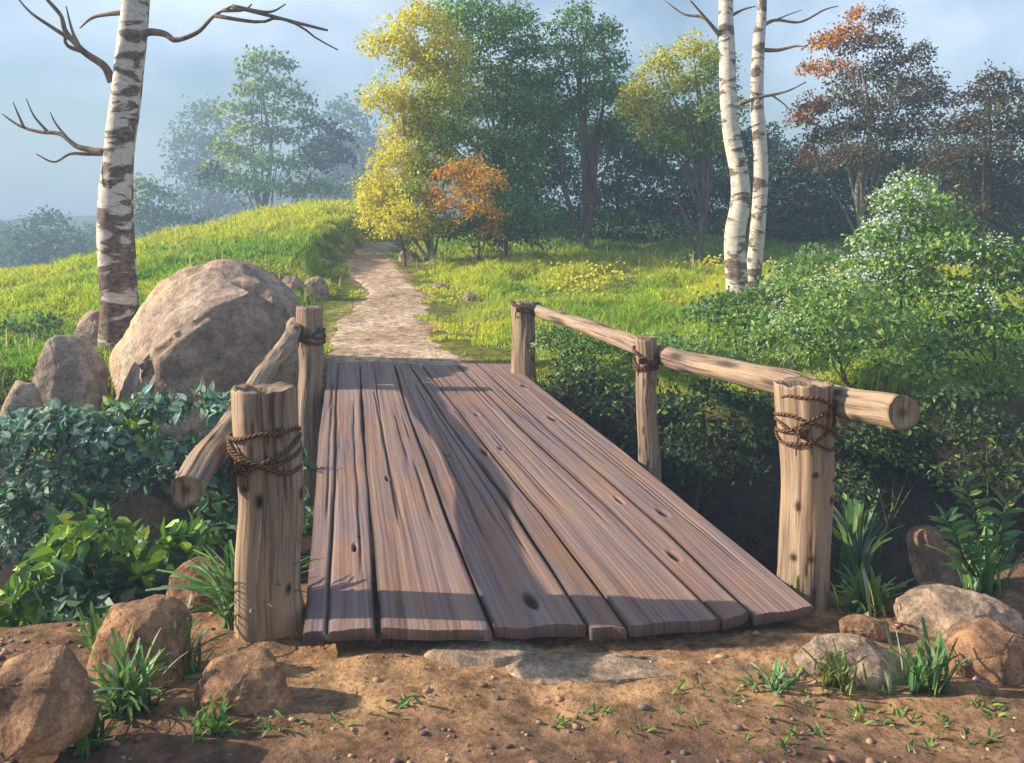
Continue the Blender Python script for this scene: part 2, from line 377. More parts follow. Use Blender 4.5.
# ------------------------------------------------------------------ rocks
def rock(name, label, pts, mat_, seed, amp=.06, sub=4, cat='rock', group=None, cuts=None, facet=.35):
    bm = bmesh.new()
    pts = np.asarray(pts, float); base = pts.mean(0); base[2] = pts[:, 2].min()
    for p in pts: bm.verts.new(p - base)
    h = bmesh.ops.convex_hull(bm, input=bm.verts)
    for g in set(h['geom_interior'] + h['geom_unused']):
        if isinstance(g, bmesh.types.BMVert) and g.is_valid and not g.link_faces: bm.verts.remove(g)
    size = float(np.linalg.norm(pts.max(0) - pts.min(0)))
    bmesh.ops.triangulate(bm, faces=bm.faces)
    es = [e for e in bm.edges if e.calc_length() > 0]
    bmesh.ops.bevel(bm, geom=list(bm.edges) + list(bm.verts), offset=size * .016, segments=2, affect='EDGES', clamp_overlap=True)
    bmesh.ops.triangulate(bm, faces=bm.faces)
    tgt = size / (26 if sub < 4 else 52)
    for _ in range(7):
        le = [e for e in bm.edges if e.calc_length() > tgt * 1.3]
        if not le: break
        bmesh.ops.subdivide_edges(bm, edges=le, cuts=1); bmesh.ops.triangulate(bm, faces=[f for f in bm.faces if len(f.verts) > 3])
    for _ in range(1): bmesh.ops.smooth_vert(bm, verts=bm.verts, factor=.5, use_axis_x=True, use_axis_y=True, use_axis_z=True)
    bm.normal_update(); off = Vector((seed * 3.1, seed * 1.7, seed))
    for v in bm.verts:
        q = v.co / size * 3.2 + off
        d = mn.fractal(q, 1.0, 2.0, 5) * .55 + .9 * (mn.ridged_multi_fractal(q * .8, 1, 2, 3, 1, 2) - 1.1) * facet * .4
        c = mn.voronoi(q * 1.1)[0]; d += (min(c[1] - c[0], .25) - .2) * facet
        v['_'] if False else None
        v.co += v.normal * d * amp * size * 1.3
    me = bpy.data.meshes.new(name); bm.to_mesh(me); bm.free()
    me.polygons.foreach_set('use_smooth', np.ones(len(me.polygons), bool)); me.materials.append(mat_)
    o = bpy.data.objects.new(name, me); o.location = base; link(o); return tag(o, label, cat, group)
def rock_box(label, x0, y0, x1, y1, mat_, seed, depth=.8, group=None, lean=0, flat=1.0, Y=None, cat='rock', amp=.05, name='rock', sub=4, sink=.3):
    """rock filling the pixel box x0..x1,y0..y1, standing on the ground seen at its lower edge"""
    r = random.Random(seed)
    g = G((x0 + x1) / 2, y1) if Y is None else P((x0 + x1) / 2, y1, Y)
    Y0 = g[1]; s = Y0 / F; ex = (x1 - x0) * .05; x0 -= ex; x1 += ex; y0 -= (y1 - y0) * .06; w = (x1 - x0) * s; d = w * depth; Yc = Y0 + d * .45
    s2 = Yc / F; cx = ((x0 + x1) / 2 - CX) * s2; w = (x1 - x0) * s2; zt = HC - (y0 - HY) * (Yc + d * .1) / F
    zb = g[2] - sink * max(.05, zt - g[2]); h = zt - zb; pts = []
    for k, (q, zz) in enumerate(((.92, 0), (1.0, .40), (.86, .74), (.50, 1.0))):
        n = (7, 6, 5, 3)[k]; a0 = r.uniform(0, 6)
        for j in range(n):
            a = a0 + j * 6.283 / n + r.uniform(-.3, .3); rr = q * r.uniform(.78, 1.12)
            pts.append((cx + math.cos(a) * w * .5 * rr + lean * zz * w * .5, Yc + math.sin(a) * d * .5 * rr, zb + h * (zz + r.uniform(-.14, .08) * (zz > 0) * (zz < 1) - r.uniform(0, .16) * (zz == 1) * (j > 0))))
    return rock(name, label, pts, mat_, seed, amp, sub, cat, group)

# ================================================================== SETTING
def build_ground():
    Ys = np.concatenate([np.linspace(-6, 2.2, 30)[:-1], np.linspace(2.2, 5.4, 230)[:-1], np.geomspace(5.4, 30, 300)[:-1], np.geomspace(30, 900, 70)])
    u = np.linspace(-1, 1, 640); u = np.sign(u) * (np.abs(u) ** 1.35)
    Yg, U = np.meshgrid(Ys, u, indexing='ij'); X = U * (5.5 + .95 * np.clip(Yg, 0, None)); Z = H(X, Yg)
    V = np.stack([X, Yg, Z], -1).reshape(-1, 3); a, b = len(Ys), len(u)
    i, j = np.meshgrid(np.arange(a - 1), np.arange(b - 1), indexing='ij')
    f = np.stack([i * b + j, i * b + j + 1, (i + 1) * b + j + 1, (i + 1) * b + j], -1).reshape(-1, 4)
    X, Y = V[:, 0], V[:, 1]
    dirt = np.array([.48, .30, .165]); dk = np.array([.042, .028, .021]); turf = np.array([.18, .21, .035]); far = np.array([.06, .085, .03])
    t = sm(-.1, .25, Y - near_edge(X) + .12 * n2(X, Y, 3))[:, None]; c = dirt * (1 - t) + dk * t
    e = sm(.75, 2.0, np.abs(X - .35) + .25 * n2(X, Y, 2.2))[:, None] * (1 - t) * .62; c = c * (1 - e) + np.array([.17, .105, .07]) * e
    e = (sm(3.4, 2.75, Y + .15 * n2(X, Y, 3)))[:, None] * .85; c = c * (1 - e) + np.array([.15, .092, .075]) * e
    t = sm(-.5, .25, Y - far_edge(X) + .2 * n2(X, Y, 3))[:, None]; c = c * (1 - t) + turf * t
    a = np.interp(Y, pl[:, 1], pl[:, 0]); b = np.interp(Y, pr[:, 1], pr[:, 0]); dd = np.maximum(a - X, X - b) + .22 * n2(X, Y, 2.4) + .12 * n2(X, Y, 7)
    t = (sm(.25, -.05, dd) * sm(9.6, 10.2, Y) * (Y < 24))[:, None]; c = c * (1 - t) + np.array([.42, .30, .19]) * t
    t = sm(32, 60, Y)[:, None]; c = c * (1 - t) + far * t
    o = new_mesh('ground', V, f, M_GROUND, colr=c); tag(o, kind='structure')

PATH_Y = [372, 362, 350, 335, 320, 308, 300, 290, 280, 270, 260, 252, 246, 242]
PATH_L = [318, 324, 326, 330, 338, 350, 362, 366, 352, 346, 346, 352, 360, 368]
PATH_R = [480, 470, 448, 430, 424, 432, 428, 420, 408, 400, 394, 392, 394, 396]
pl = np.array([G(x, y) for x, y in zip(PATH_L, PATH_Y)]); pr = np.array([G(x, y) for x, y in zip(PATH_R, PATH_Y)])
pl[0, 1] = pr[0, 1] = 10.2
endl, endr = pl[-1] + [1.2, 2.5, 0], pr[-1] + [2.4, 1.2, 0]
pl = np.vstack([pl, endl]); pr = np.vstack([pr, endr])
build_ground()
def in_path(X, Y, m=0.0):
    a = np.interp(Y, pl[:, 1], pl[:, 0]); b = np.interp(Y, pr[:, 1], pr[:, 0]); w = .16 * n2(X * 0 + 3, Y, 3.2) + .1 * n2(X, Y, 6)
    return (X > a - m + w) & (X < b + m + w) & (Y > 9.9) & (Y < pl[-1, 1] + .3)
def build_path():
    n, m = 420, 60; t = np.linspace(0, 1, n); k = np.linspace(0, 1, len(pl))
    L = np.stack([np.interp(t, k, pl[:, i]) for i in range(2)], 1); Rr = np.stack([np.interp(t, k, pr[:, i]) for i in range(2)], 1)
    w = np.linspace(0, 1, m)[None, :, None]; XY = L[:, None] * (1 - w) + Rr[:, None] * w
    edge = (np.linspace(-1, 1, m)[None, :]) ** 7
    XY[..., 0] += edge * (.10 * n2(XY[..., 0], XY[..., 1], 4.1) + .07 * n2(XY[..., 1], XY[..., 0], 9))
    X, Y = XY[..., 0], XY[..., 1]; Z = H(X, Y) + .014 - .03 * np.abs(np.linspace(-1, 1, m)[None, :]) ** 10
    V = np.stack([X, Y, Z], -1).reshape(-1, 3)
    i, j = np.meshgrid(np.arange(n - 1), np.arange(m - 1), indexing='ij')
    f = np.stack([i * m + j, i * m + j + 1, (i + 1) * m + j + 1, (i + 1) * m + j], -1).reshape(-1, 4)
    q = .5 + .5 * n2(V[:, 0], V[:, 1], 2.5)[:, None]; c = np.array([.52, .38, .27]) * (1 - q) + np.array([.78, .62, .48]) * q
    o = new_mesh('path', V, f, M_GROUND, colr=np.clip(c, .1, .8)); tag(o, kind='structure')
build_path()

# far hill fading in the haze
def build_hills():
    m, nt, b, out = mat('far_wooded_slope'); g = nd(nt, 'ShaderNodeNewGeometry')
    n = noise_tex(nt, g.outputs['Position'], .06, 6, .6)
    nt.links.new(mix(nt, ramp(nt, n, [(.4, 0), (.6, 1)]), (.03, .05, .04), (.06, .09, .05)), b.inputs['Base Color'])
    xs = np.linspace(-320, 320, 260); ys = np.linspace(150, 360, 90); X, Y = np.meshgrid(xs, ys)
    a = 25 * np.exp(-((X + 36) / 30) ** 2 - ((Y - 230) / 40) ** 2) + 17 * np.exp(-((X - 60) / 90) ** 2 - ((Y - 240) / 40) ** 2) + 10 * np.exp(-((X + 110) / 60) ** 2 - ((Y - 230) / 40) ** 2)
    Z = -6 + a + (a / 60) * 3 * n2(X, Y, .05) + (a / 60) * 1.2 * n2(X, Y, .5)
    V = np.stack([X, Y, Z], -1).reshape(-1, 3); p, q = X.shape
    i, j = np.meshgrid(np.arange(p - 1), np.arange(q - 1), indexing='ij')
    f = np.stack([i * q + j, i * q + j + 1, (i + 1) * q + j + 1, (i + 1) * q + j], -1).reshape(-1, 4)
    o = new_mesh('hills', V, f, m); tag(o, kind='structure')
build_hills()

# ================================================================== BRIDGE
BND = [
 [(326.5, 364), (318, 440), (310, 530), (302, 630)],
 [(360, 364), (364, 440), (371, 520), (378, 630)],
 [(394, 364), (411, 420), (441, 502), (495, 630)],
 [(409, 364), (446, 420), (502, 493), (590, 629)],
 [(422, 364), (455, 406), (541, 510), (624, 622)],
 [(457, 364), (524, 430), (604, 502), (720, 617)],
 [(477, 364), (560, 440), (664, 528), (752, 612)],
 [(513, 363), (600, 431), (700, 510), (818, 603)]]
def bfun(b):
    w = np.array([DP(x, y) for x, y in b]); w = w[np.argsort(w[:, 1])]
    def f(Y):
        r = np.interp(Y, w[:, 1], w[:, 0])
        s0 = (w[1, 0] - w[0, 0]) / (w[1, 1] - w[0, 1]); s1 = (w[-1, 0] - w[-2, 0]) / (w[-1, 1] - w[-2, 1])
        return np.where(Y < w[0, 1], w[0, 0] + (Y - w[0, 1]) * s0, np.where(Y > w[-1, 1], w[-1, 0] + (Y - w[-1, 1]) * s1, r))
    return f
ENDY = [(631, 629), (629, 630), (627, 625), (628, 626), (625, 618), (619, 612), (614, 602)]
KNOTS = {0: [(.72, 548, .011, .05), (.80, 537, .007, .02)], 1: [(.3, 480, .01, .05)], 2: [(.55, 600, .03, .09), (.5, 455, .012, .03)],
         3: [(.7, 450, .02, .10)], 4: [(.2, 448, .02, .04), (.3, 415, .02, .05)], 5: [(.5, 555, .02, .06), (.6, 500, .015, .06)], 6: [(.35, 418, .03, .09), (.3, 512, .022, .06), (.6, 385, .03, .08)]}
bridge = empty('wooden_bridge', (-.2, 6.8, 0), 'plank footbridge of weathered pinkish brown boards laid lengthwise over the dark gully', 'bridge')
BO = np.array([-.2, 6.8, 0])
def build_planks():
    for k in range(7):
        fl, fr = bfun(BND[k]), bfun(BND[k + 1]); r = np.random.default_rng(40 + k)
        y0l, y0r = HC * F / (ENDY[k][0] - HY), HC * F / (ENDY[k][1] - HY); y1 = HC * F / (364 - HY) + r.uniform(-.06, .16)
        w = float(fr(6.) - fl(6.)); nu = max(18, int(w / .0062)); nv = 300; gap = .007
        t = np.linspace(0, 1, nv)[:, None]; u = np.linspace(0, 1, nu)[None, :]
        Y = (y0l * (1 - u) + y0r * u) * (1 - t) + y1 * t
        Y = Y + (1 - t) ** 60 * .006 * np.sin(u * 9 + k) + (1 - t) ** 60 * .010 * n2(u * 1.2 + k, u * 0, 2)
        wob = .005 * np.sin(Y * 1.6 + k * 2) + .0015 * np.sin(Y * 7 + k)
        xl = fl(Y) + gap + wob; xr = fr(Y) - gap + .005 * np.sin(Y * 1.4 + k * 5) + .0015 * np.sin(Y * 6 + k)
        xr = np.maximum(xr, xl + .05); X = xl * (1 - u) + xr * u; wid = xr - xl
        U = u * wid; e = np.minimum(U, wid - U)
        lvl = r.uniform(-.007, .007); tilt = r.uniform(-.012, .012)
        Z = lvl + tilt * (u - .5) + .004 * np.sin(Y * 1.3 + k) - .007 * np.exp(-e / .005)
        Z = Z + .0010 * np.sin(U * 190 + .5 * np.sin(Y * 1.3 + k)) * np.sin(U * 71 + k + Y * .8)
        dark = np.zeros_like(Z) + np.exp(-(e / .010) ** 2) * .8
        for c in range(6 if w > .28 else 3):                     # drying cracks along the grain
            a, b = sorted(r.uniform(y0l, y1, 2)); 
            if b - a < 1: b = a + 1.6
            uc = r.uniform(.12, .88); cv = uc + (.05 * np.sin(Y * r.uniform(.5, 1.1) + c) + .006 * np.sin(Y * 6 + c)) * .3 / w * .6
            env = sm(a, a + .4, Y) * sm(b, b - .5, Y); dd = np.abs(u - cv) * wid
            g_ = np.exp(-(dd / .0068) ** 2) * env * r.uniform(.6, 1); Z = Z - .010 * g_; dark = np.maximum(dark, g_ * .95)
        if k == 0:                                               # the long split of the first board
            g_ = np.exp(-(np.abs(u - .36 - .03 * np.sin(Y * 1.2)) * wid / .009) ** 2); Z = Z - .014 * g_; dark = np.maximum(dark, g_)
        for (ku, ky, kr, kl) in KNOTS[k]:
            Yk = HC * F / (ky - HY); uu = (u - ku) * wid; q = np.sqrt((uu / kr) ** 2 + ((Y - Yk) / kl) ** 2)
            Z = Z - .022 * np.exp(-(q ** 3)) + .003 * np.exp(-((q - 1.5) / .4) ** 2); dark = np.maximum(dark, np.exp(-(q ** 7)))
        V = np.stack([X, Y, Z], -1); thick = .044
        top = V.reshape(-1, 3).copy(); bot = top.copy(); bot[:, 2] = -thick + lvl
        i, j = np.meshgrid(np.arange(nv - 1), np.arange(nu - 1), indexing='ij'); a = (i * nu + j); N = nv * nu
        f = [np.stack([a, a + 1, a + nu + 1, a + nu], -1).reshape(-1, 4)]
        ring = np.concatenate([np.arange(nu), np.arange(1, nv) * nu + nu - 1, (nv - 1) * nu + np.arange(nu - 2, -1, -1), np.arange(nv - 2, 0, -1) * nu])
        nr = len(ring); upper = N + np.arange(nr); lower = N + nr + np.arange(nr)
        # side walls
        nx = np.roll(upper, -1); nl = np.roll(lower, -1); f.append(np.stack([upper, lower, nl, nx], -1))
        V2 = np.concatenate([top, top[ring], bot[ring]]); uv = np.stack([(U + np.zeros_like(Y)).ravel() + k * 3.3, Y.ravel()], 1); sd = uv[ring] + [.06, 0]; sd[:nu] = uv[ring[:nu]] + [0, .055]; uv = np.concatenate([uv, uv[ring], sd])
        b1 = len(V2); V2 = np.concatenate([V2, bot[[0, nu - 1, N - 1, N - nu]]]); uv = np.concatenate([uv, uv[[0, nu - 1, N - 1, N - nu]]])
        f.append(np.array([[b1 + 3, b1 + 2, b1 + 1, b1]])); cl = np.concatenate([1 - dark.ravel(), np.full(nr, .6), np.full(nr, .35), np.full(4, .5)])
        f = np.concatenate(f)
        new_mesh('plank', V2 - BO, f, M_PLANK, bridge, uv=uv, colr=np.repeat(cl[:, None], 3, 1))
build_planks()
for (a, b) in (((-.72, 3.9), (-1.75, 10.3)), ((.0, 3.9), (-1.0, 10.3)), ((.75, 4.1), (-.28, 10.3))):
    v, f, u = tube(curve([(a[0], a[1], -.16), ((a[0] + b[0]) / 2, (a[1] + b[1]) / 2, -.17), (b[0], b[1], -.16)], 20), .095, 14, True, .02, 3)
    new_mesh('beam', v - BO, f, M_POST, bridge, uv=u, colr=np.ones((len(v), 3)))

# ------------------------------------------------------------------ railings
def log_post(root, O, base, top, rb, rt, seed, mat_=None, hollow=.03, below=.5, bend=.0):
    base = np.array(base); top = np.array(top); dv = top - base; n = 110
    t = np.linspace(-below / dv[2], 1, n)[:, None]
    pts = base + dv * t + np.array([bend, 0, 0]) * np.sin(np.clip(t, -.5, 1) * 3.14 * 1.0) + np.array([.006, .004, 0]) * np.sin(t * 9 + seed)
    rad = np.interp(t[:, 0], [-1, 0, .12, .5, .9, 1], [rb * 1.12, rb * 1.08, rb, (rb + rt) / 2 * .97, rt, rt * 1.03])
    v, f, u = tube(pts, rad, 56, True, .034, seed, hollow=hollow)
    r = np.random.default_rng(seed); cl = np.ones(len(v))
    A = np.arctan2(v[:, 1] - np.interp(v[:, 2], pts[:, 2], pts[:, 1]), v[:, 0] - np.interp(v[:, 2], pts[:, 2], pts[:, 0]))
    z = v[:, 2]; tz = top[2]
    for _ in range(9):
        a0 = r.uniform(-3.1, .3); z0 = r.uniform(base[2] + .05, tz - .12); q = np.sqrt(((A - a0) / r.uniform(.10, .18)) ** 2 + ((z - z0) / r.uniform(.014, .035)) ** 2)
        g_ = np.exp(-q ** 5); cl = np.minimum(cl, 1 - g_); 
    for _ in range(10):   # long splits
        a0 = r.uniform(-3.14, 3.14); z0 = r.uniform(base[2], tz); l = r.uniform(.1, .35)
        g_ = np.exp(-((A - a0 - .15 * np.sin(z * 9)) / .05) ** 2) * np.clip(1 - ((z - z0) / l) ** 2, 0, 1); cl = np.minimum(cl, 1 - .9 * g_)
        ax = np.stack([np.cos(A), np.sin(A), A * 0], 1); v = v - ax * (g_ * .006)[:, None]
    rim = 110 * 57
    jag = (z > tz - .02); v[:110 * 57, 2] += np.where(jag[:110 * 57], .006 * np.sin(A[:110 * 57] * 4 + seed) + .004 * np.sin(A[:110 * 57] * 11), 0)
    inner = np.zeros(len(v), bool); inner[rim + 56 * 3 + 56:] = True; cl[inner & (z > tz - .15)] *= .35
    p = new_mesh('post', v - O, f, M_POST, root, uv=u, colr=np.repeat(cl[:, None], 3, 1))
    return p
def log_rail(root, O, ctrl, ra, rb_, seed):
    pts = curve(ctrl, 120); pts[:, 2] += .014 * np.sin(np.linspace(0, 19, 120) + seed); pts[:, 0] += .012 * np.sin(np.linspace(0, 13, 120) + seed)
    v, f, u = tube(pts, np.linspace(ra, rb_, 120), 40, True, .04, seed, hollow=.02)
    r = np.random.default_rng(seed); cl = np.ones(len(v)); n = 120 * 41
    th = np.tile(np.linspace(0, 6.283, 41), 120); L = np.repeat(np.linspace(0, 6, 120), 41)
    for _ in range(34):
        a0, l0 = r.uniform(0, 6.28), r.uniform(0, 6); q = np.sqrt(((th - a0) / r.uniform(.2, .45)) ** 2 + ((L - l0) / r.uniform(.06, .16)) ** 2); cl[:n] = np.minimum(cl[:n], 1 - .85 * np.exp(-q ** 4))
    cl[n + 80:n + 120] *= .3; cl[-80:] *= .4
    return new_mesh('rail', v - O, f, M_POST, root, uv=u, colr=np.repeat(cl[:, None], 3, 1))
def rope_loops(parent, O, c, r, z, specs, rr=.011, out=(0, 0), r_out=0, seed=0):
    """loops of cord round post centre c radius r; out = centre of the rail it also binds"""
    parts = []
    for (dz, tx, ty, grow) in specs:
        th = np.linspace(0, 2 * np.pi, 60); x = c[0] + (r + grow) * np.cos(th); y = c[1] + (r + grow) * np.sin(th)
        zz = z + dz + tx * np.cos(th) + ty * np.sin(th) + .004 * np.sin(th * 5 + dz * 90)
        if r_out:                                    # hull of the post circle and the rail
            d = np.array(out); L = np.linalg.norm(d); e = d / L; s = (np.cos(th) * e[0] + np.sin(th) * e[1])
            k = sm(.2, 1, s) * max(0, L + r_out - r); x = x + e[0] * k; y = y + e[1] * k
        parts.append(tube(np.stack([x, y, zz], 1), rr, 8, False))
    kx, ky = c[0] - r * .45, c[1] - r * .98          # knot and its two loose ends
    th = np.linspace(0, 9, 40); parts.append(tube(np.stack([kx + .022 * np.cos(th), ky - .012 + .012 * np.sin(th * 1.5), z + .02 * np.sin(th) + 0 * th], 1), rr * .95, 8, False))
    for s in (-1, 1):
        parts.append(tube(curve([(kx, ky - .015, z), (kx + s * .03, ky - .035, z - .03), (kx + s * .035, ky - .03, z - .10)], 10), np.linspace(rr * .8, rr * .4, 10), 6, True))
    v, f, u = joined(parts); return new_mesh('rope', v - O, f, M_ROPE, parent, uv=u)

# left railing
OL = np.array([-1.06, 3.9, -.1])
lr = empty('log_railing', OL, 'left log railing of two posts and one sloping pole, beside the big grey boulder', 'railing', 'log railings of the footbridge')
log_post(lr, OL, (-1.04, 3.84, -.05), (-1.055, 3.84, .915), .138, .132, 3, hollow=.05, bend=.008)
log_post(lr, OL, (-2.02, 9.0, -.5), (-2.01, 9.0, .80), .125, .125, 9, hollow=.01, below=.9)
log_rail(lr, OL, [(-1.24, 3.45, .60), (-1.34, 4.1, .625), (-1.65, 6.2, .63), (-2.2, 9.05, .585), (-2.22, 9.2, .58)], .062, .075, 5)
p = [c for c in lr.children if c.name.startswith('post')]
rope_loops(p[0], OL, (-1.055, 3.84), .132, .62, [(.02, .06, .03, .014), (.025, -.07, .02, .018), (.05, -.02, .05, .014), (.10, .02, -.02, .012)], .0095)
rope_loops(p[1], OL, (-2.01, 9.0), .125, .52, [(0, .05, .0, .006), (.03, -.05, .02, .012), (-.04, -.03, .02, .01)], .016)
# right railing
OR = np.array([1.36, 4.15, -.1])
rl = empty('log_railing', OR, 'right log railing of three posts and one long pole, in front of the green bushes', 'railing', 'log railings of the footbridge')
log_post(rl, OR, (1.345, 4.16, -.1), (1.355, 4.16, .885), .112, .124, 21, hollow=.045, bend=.012)
log_post(rl, OR, (.955, 6.28, -.2), (.93, 6.28, .83), .076, .072, 25, hollow=.01, below=1.9)
log_post(rl, OR, (.125, 9.95, -.1), (.13, 9.95, .77), .135, .125, 27, hollow=.015)
log_rail(rl, OR, [(1.61, 3.72, .815), (1.53, 4.2, .80), (1.40, 4.85, .765), (1.055, 6.30, .715), (.66, 8.1, .70), (.30, 9.85, .69), (.27, 10.0, .69)], .072, .062, 8)
p = [c for c in rl.children if c.name.startswith('post')]
rope_loops(p[0], OR, (1.355, 4.16), .122, .68, [(0, .05, .04, .006), (.01, -.05, -.03, .012), (.05, .07, -.01, .008), (-.03, -.06, .02, .01), (.09, -.03, -.06, .006)], .0075)
rope_loops(p[1], OR, (.932, 6.28), .074, .68, [(0, .06, .03, .005), (.01, -.06, .03, .010), (-.02, .0, .04, .008)], .010)
rope_loops(p[2], OR, (.13, 9.95), .125, .70, [(0, -.06, .02, .006), (.02, -.05, .0, .012)], .013)

# ================================================================== ROCKS
BY = 10.0
def bp(x, y, dy): return P(x, y, BY + dy)
rock('boulder', 'huge rounded grey boulder behind the left railing, largest of all the rocks',
     [bp(*q) for q in ((104, 425, .1), (108, 370, .0), (120, 322, .1), (142, 292, .1), (172, 268, .2), (206, 261, .3), (246, 264, .3), (276, 276, .4), (300, 300, .5), (322, 350, .5), (326, 440, .4),
      (262, 288, -.55), (222, 306, -.85), (180, 328, -1.0), (148, 358, -1.0), (126, 405, -.85), (122, 460, -.8), (312, 345, .1), (318, 450, .3), (262, 460, -.35), (255, 350, -.42), (185, 460, -.85),
      (120, 330, 1.0), (180, 285, 1.1), (260, 290, 1.1), (310, 350, 1.0), (110, 450, 1.0), (310, 450, 1.0), (200, 450, 1.5), (200, 350, 1.5))],
     M_BOULDER, 4, .034, 5, 'boulder', facet=.9)
rock_box('grey rounded rock leaning against the left foot of the huge boulder', 34, 339, 110, 425, M_BOULDER, 12, .9, Y=9.0, cat='rock', amp=.04)
rock_box('low brownish rock half hidden by leaves at the left edge of the picture', 0, 383, 46, 432, M_BOULDER, 14, .9, Y=8.6, amp=.04)
rock_box('small brown rock at the foot of the thick leaning birch', 74, 312, 118, 350, M_BOULDER, 16, .8, Y=10.9, amp=.04)
rock_box('pale stone heaped behind the far left bridge post, left one of the pair', 276, 275, 306, 297, M_PALE, 17, .8, amp=.05, group='stones beside the path')
rock_box('pale stone heaped behind the far left bridge post, right one of the pair', 301, 277, 330, 300, M_PALE, 18, .8, amp=.05, group='stones beside the path')
for k, (lb, x0, y0, x1, y1) in enumerate((
    ('small flat grey stone on the grass just left of the dirt path', 313, 258, 331, 265),
    ('tiny white stone peeping over the top right of the huge boulder', 262, 272, 278, 282),
    ('pale stone at the top end of the path beneath the yellow tree', 398, 250, 420, 262),
    ('small pale stone on the right verge halfway along the path', 461, 292, 480, 302),
    ('small grey stone on the verge nearest the far right bridge post', 484, 311, 506, 321),
    ('tiny stone between the path and the verge stones', 430, 283, 448, 289))):
    rock_box(lb, x0, y0, x1, y1, M_PALE, 60 + k, .8, amp=.05, group='stones beside the path', sub=3)
G1 = 'rocks on the near bank'
rock_box('broad brown rock in the bottom left corner of the picture', -20, 657, 98, 744, M_ROCK, 45, .75, G1, Y=2.75)
rock_box('peaked orange brown rock below the leafy green shrub', 88, 603, 196, 694, M_ROCK, 32, .8, G1, lean=.0)
rock_box('smooth tan rock with a crack lying on the dirt left of the bridge end', 190, 655, 292, 718, M_ROCK, 33, .7, G1)
rock_box('small reddish rock wedged against the near left post', 165, 558, 238, 612, M_ROCK, 34, .9, G1)
rock_box('upright brown rock at the gully edge right of the near right post', 874, 527, 968, 596, M_ROCK, 35, .8, G1)
rock_box('flat topped rock with pale grey surface at the right', 896, 589, 1012, 642, M_PALE, 36, .8, G1)
rock_box('low pale rock among weeds right of the bridge end', 790, 636, 902, 686, M_PALE, 37, .7, G1)
rock_box('round tan rock cut by the right edge of the picture', 942, 623, 1040, 684, M_ROCK, 38, .8, G1)
rock_box('small dark rock tucked between the pale flat rocks', 836, 616, 892, 640, M_ROCK, 39, .7, G1)
for lb, x0, y0, x1, y1, sd in (('wide flat grey slab sunk in the dirt at the bridge foot', 496, 650, 716, 690, 71), ('narrow lilac grey slab sunk in the dirt against the bridge end', 420, 641, 545, 668, 72)):
    g0 = G((x0 + x1) / 2, y1); g1 = G((x0 + x1) / 2, y0); w = (x1 - x0) * g0[1] / F / 2; r = random.Random(sd); cx = g0[0]; cy = (g0[1] + g1[1]) / 2; d = (g1[1] - g0[1]) / 2; z = float(H(cx, cy))
    pts = [(cx + math.cos(a) * w * 1.12 * q * r.uniform(.8, 1.1), cy + math.sin(a) * d * q * r.uniform(.85, 1.1), z + zz) for q, zz in ((1, -.12), (1, -.008), (.84, .022)) for a in np.linspace(0, 6.28, 10)[:-1]]
    rock('stone_slab', lb, pts, M_PALE, sd, .012, 4, 'stone slab', facet=.5)

def build_gravel():
    r = np.random.default_rng(5); bm = bmesh.new(); bmesh.ops.create_icosphere(bm, subdivisions=1, radius=1); bm.verts.ensure_lookup_table()
    bv = np.array([v.co[:] for v in bm.verts]); bf = np.array([[v.index for v in f.verts] for f in bm.faces]); bm.free()
    n = 14000; Y = r.uniform(1.2, 4.4, n); X = r.uniform(-3.2, 3.4, n)
    w = .12 + .95 * sm(3.0, 2.55, Y) + .45 * sm(1.3, 2.0, np.abs(X - .2)); keep = (r.uniform(0, 1, n) < w * (.6 + .6 * n2(X, Y, 3))) & (Y < near_edge(X) - .05)
    X, Y = X[keep], Y[keep]; n = len(X); s = .006 + .012 * r.uniform(0, 1, n) ** 3 + .034 * sm(2.95, 2.5, Y) * r.uniform(0, 1, n) ** 3.5
    V = bv[None] * (1 + .25 * r.standard_normal((n, 12, 1))) * s[:, None, None] * np.stack([r.uniform(.8, 1.6, n), r.uniform(.8, 1.4, n), r.uniform(.4, .8, n)], 1)[:, None]
    V = V + np.stack([X, Y, H(X, Y) + s * .2], 1)[:, None]
    f = (bf[None] + (np.arange(n) * 12)[:, None, None]).reshape(-1, 3)
    c = pick([(.24, .14, .09), (.34, .21, .13), (.19, .13, .12), (.44, .29, .18), (.11, .07, .055)], n, r); m, nt, b, out = mat('gravel_stone')
    a = nd(nt, 'ShaderNodeAttribute', attribute_name='Col'); nt.links.new(a.outputs['Color'], b.inputs['Base Color'])
    o = new_mesh('gravel', V.reshape(-1, 3), f, m, colr=np.repeat(c, 12, 0)); tag(o, 'small brown and grey pebbles scattered over the near dirt bank', 'gravel', kind='stuff')
build_gravel()

# ================================================================== MEADOW
def blades(X, Y, Z, h, w, cols, r, lean=.45):
    n = len(X); az = r.uniform(0, 6.28, n); ln = r.uniform(.1, 1, n) * lean; fc = r.uniform(0, 6.28, n)
    B = np.stack([X, Y, Z], 1); S = np.stack([np.cos(fc), np.sin(fc), 0 * fc], 1) * (w / 2)[:, None]
    d = np.stack([np.cos(az) * ln, np.sin(az) * ln, np.ones(n)], 1); M_ = B + d * (h * .55)[:, None]
    d2 = np.stack([np.cos(az) * ln * 2.2, np.sin(az) * ln * 2.2, np.ones(n) * .85], 1); T = B + d2 * h[:, None]
    V = np.stack([B - S, B + S, M_ + S * .8, M_ - S * .8, T], 1).reshape(-1, 3); b = np.arange(n)[:, None] * 5
    f = np.concatenate([b + [0, 1, 2], b + [0, 2, 3], b + [3, 2, 4]]); return V, f, np.repeat(cols, 5, 0)
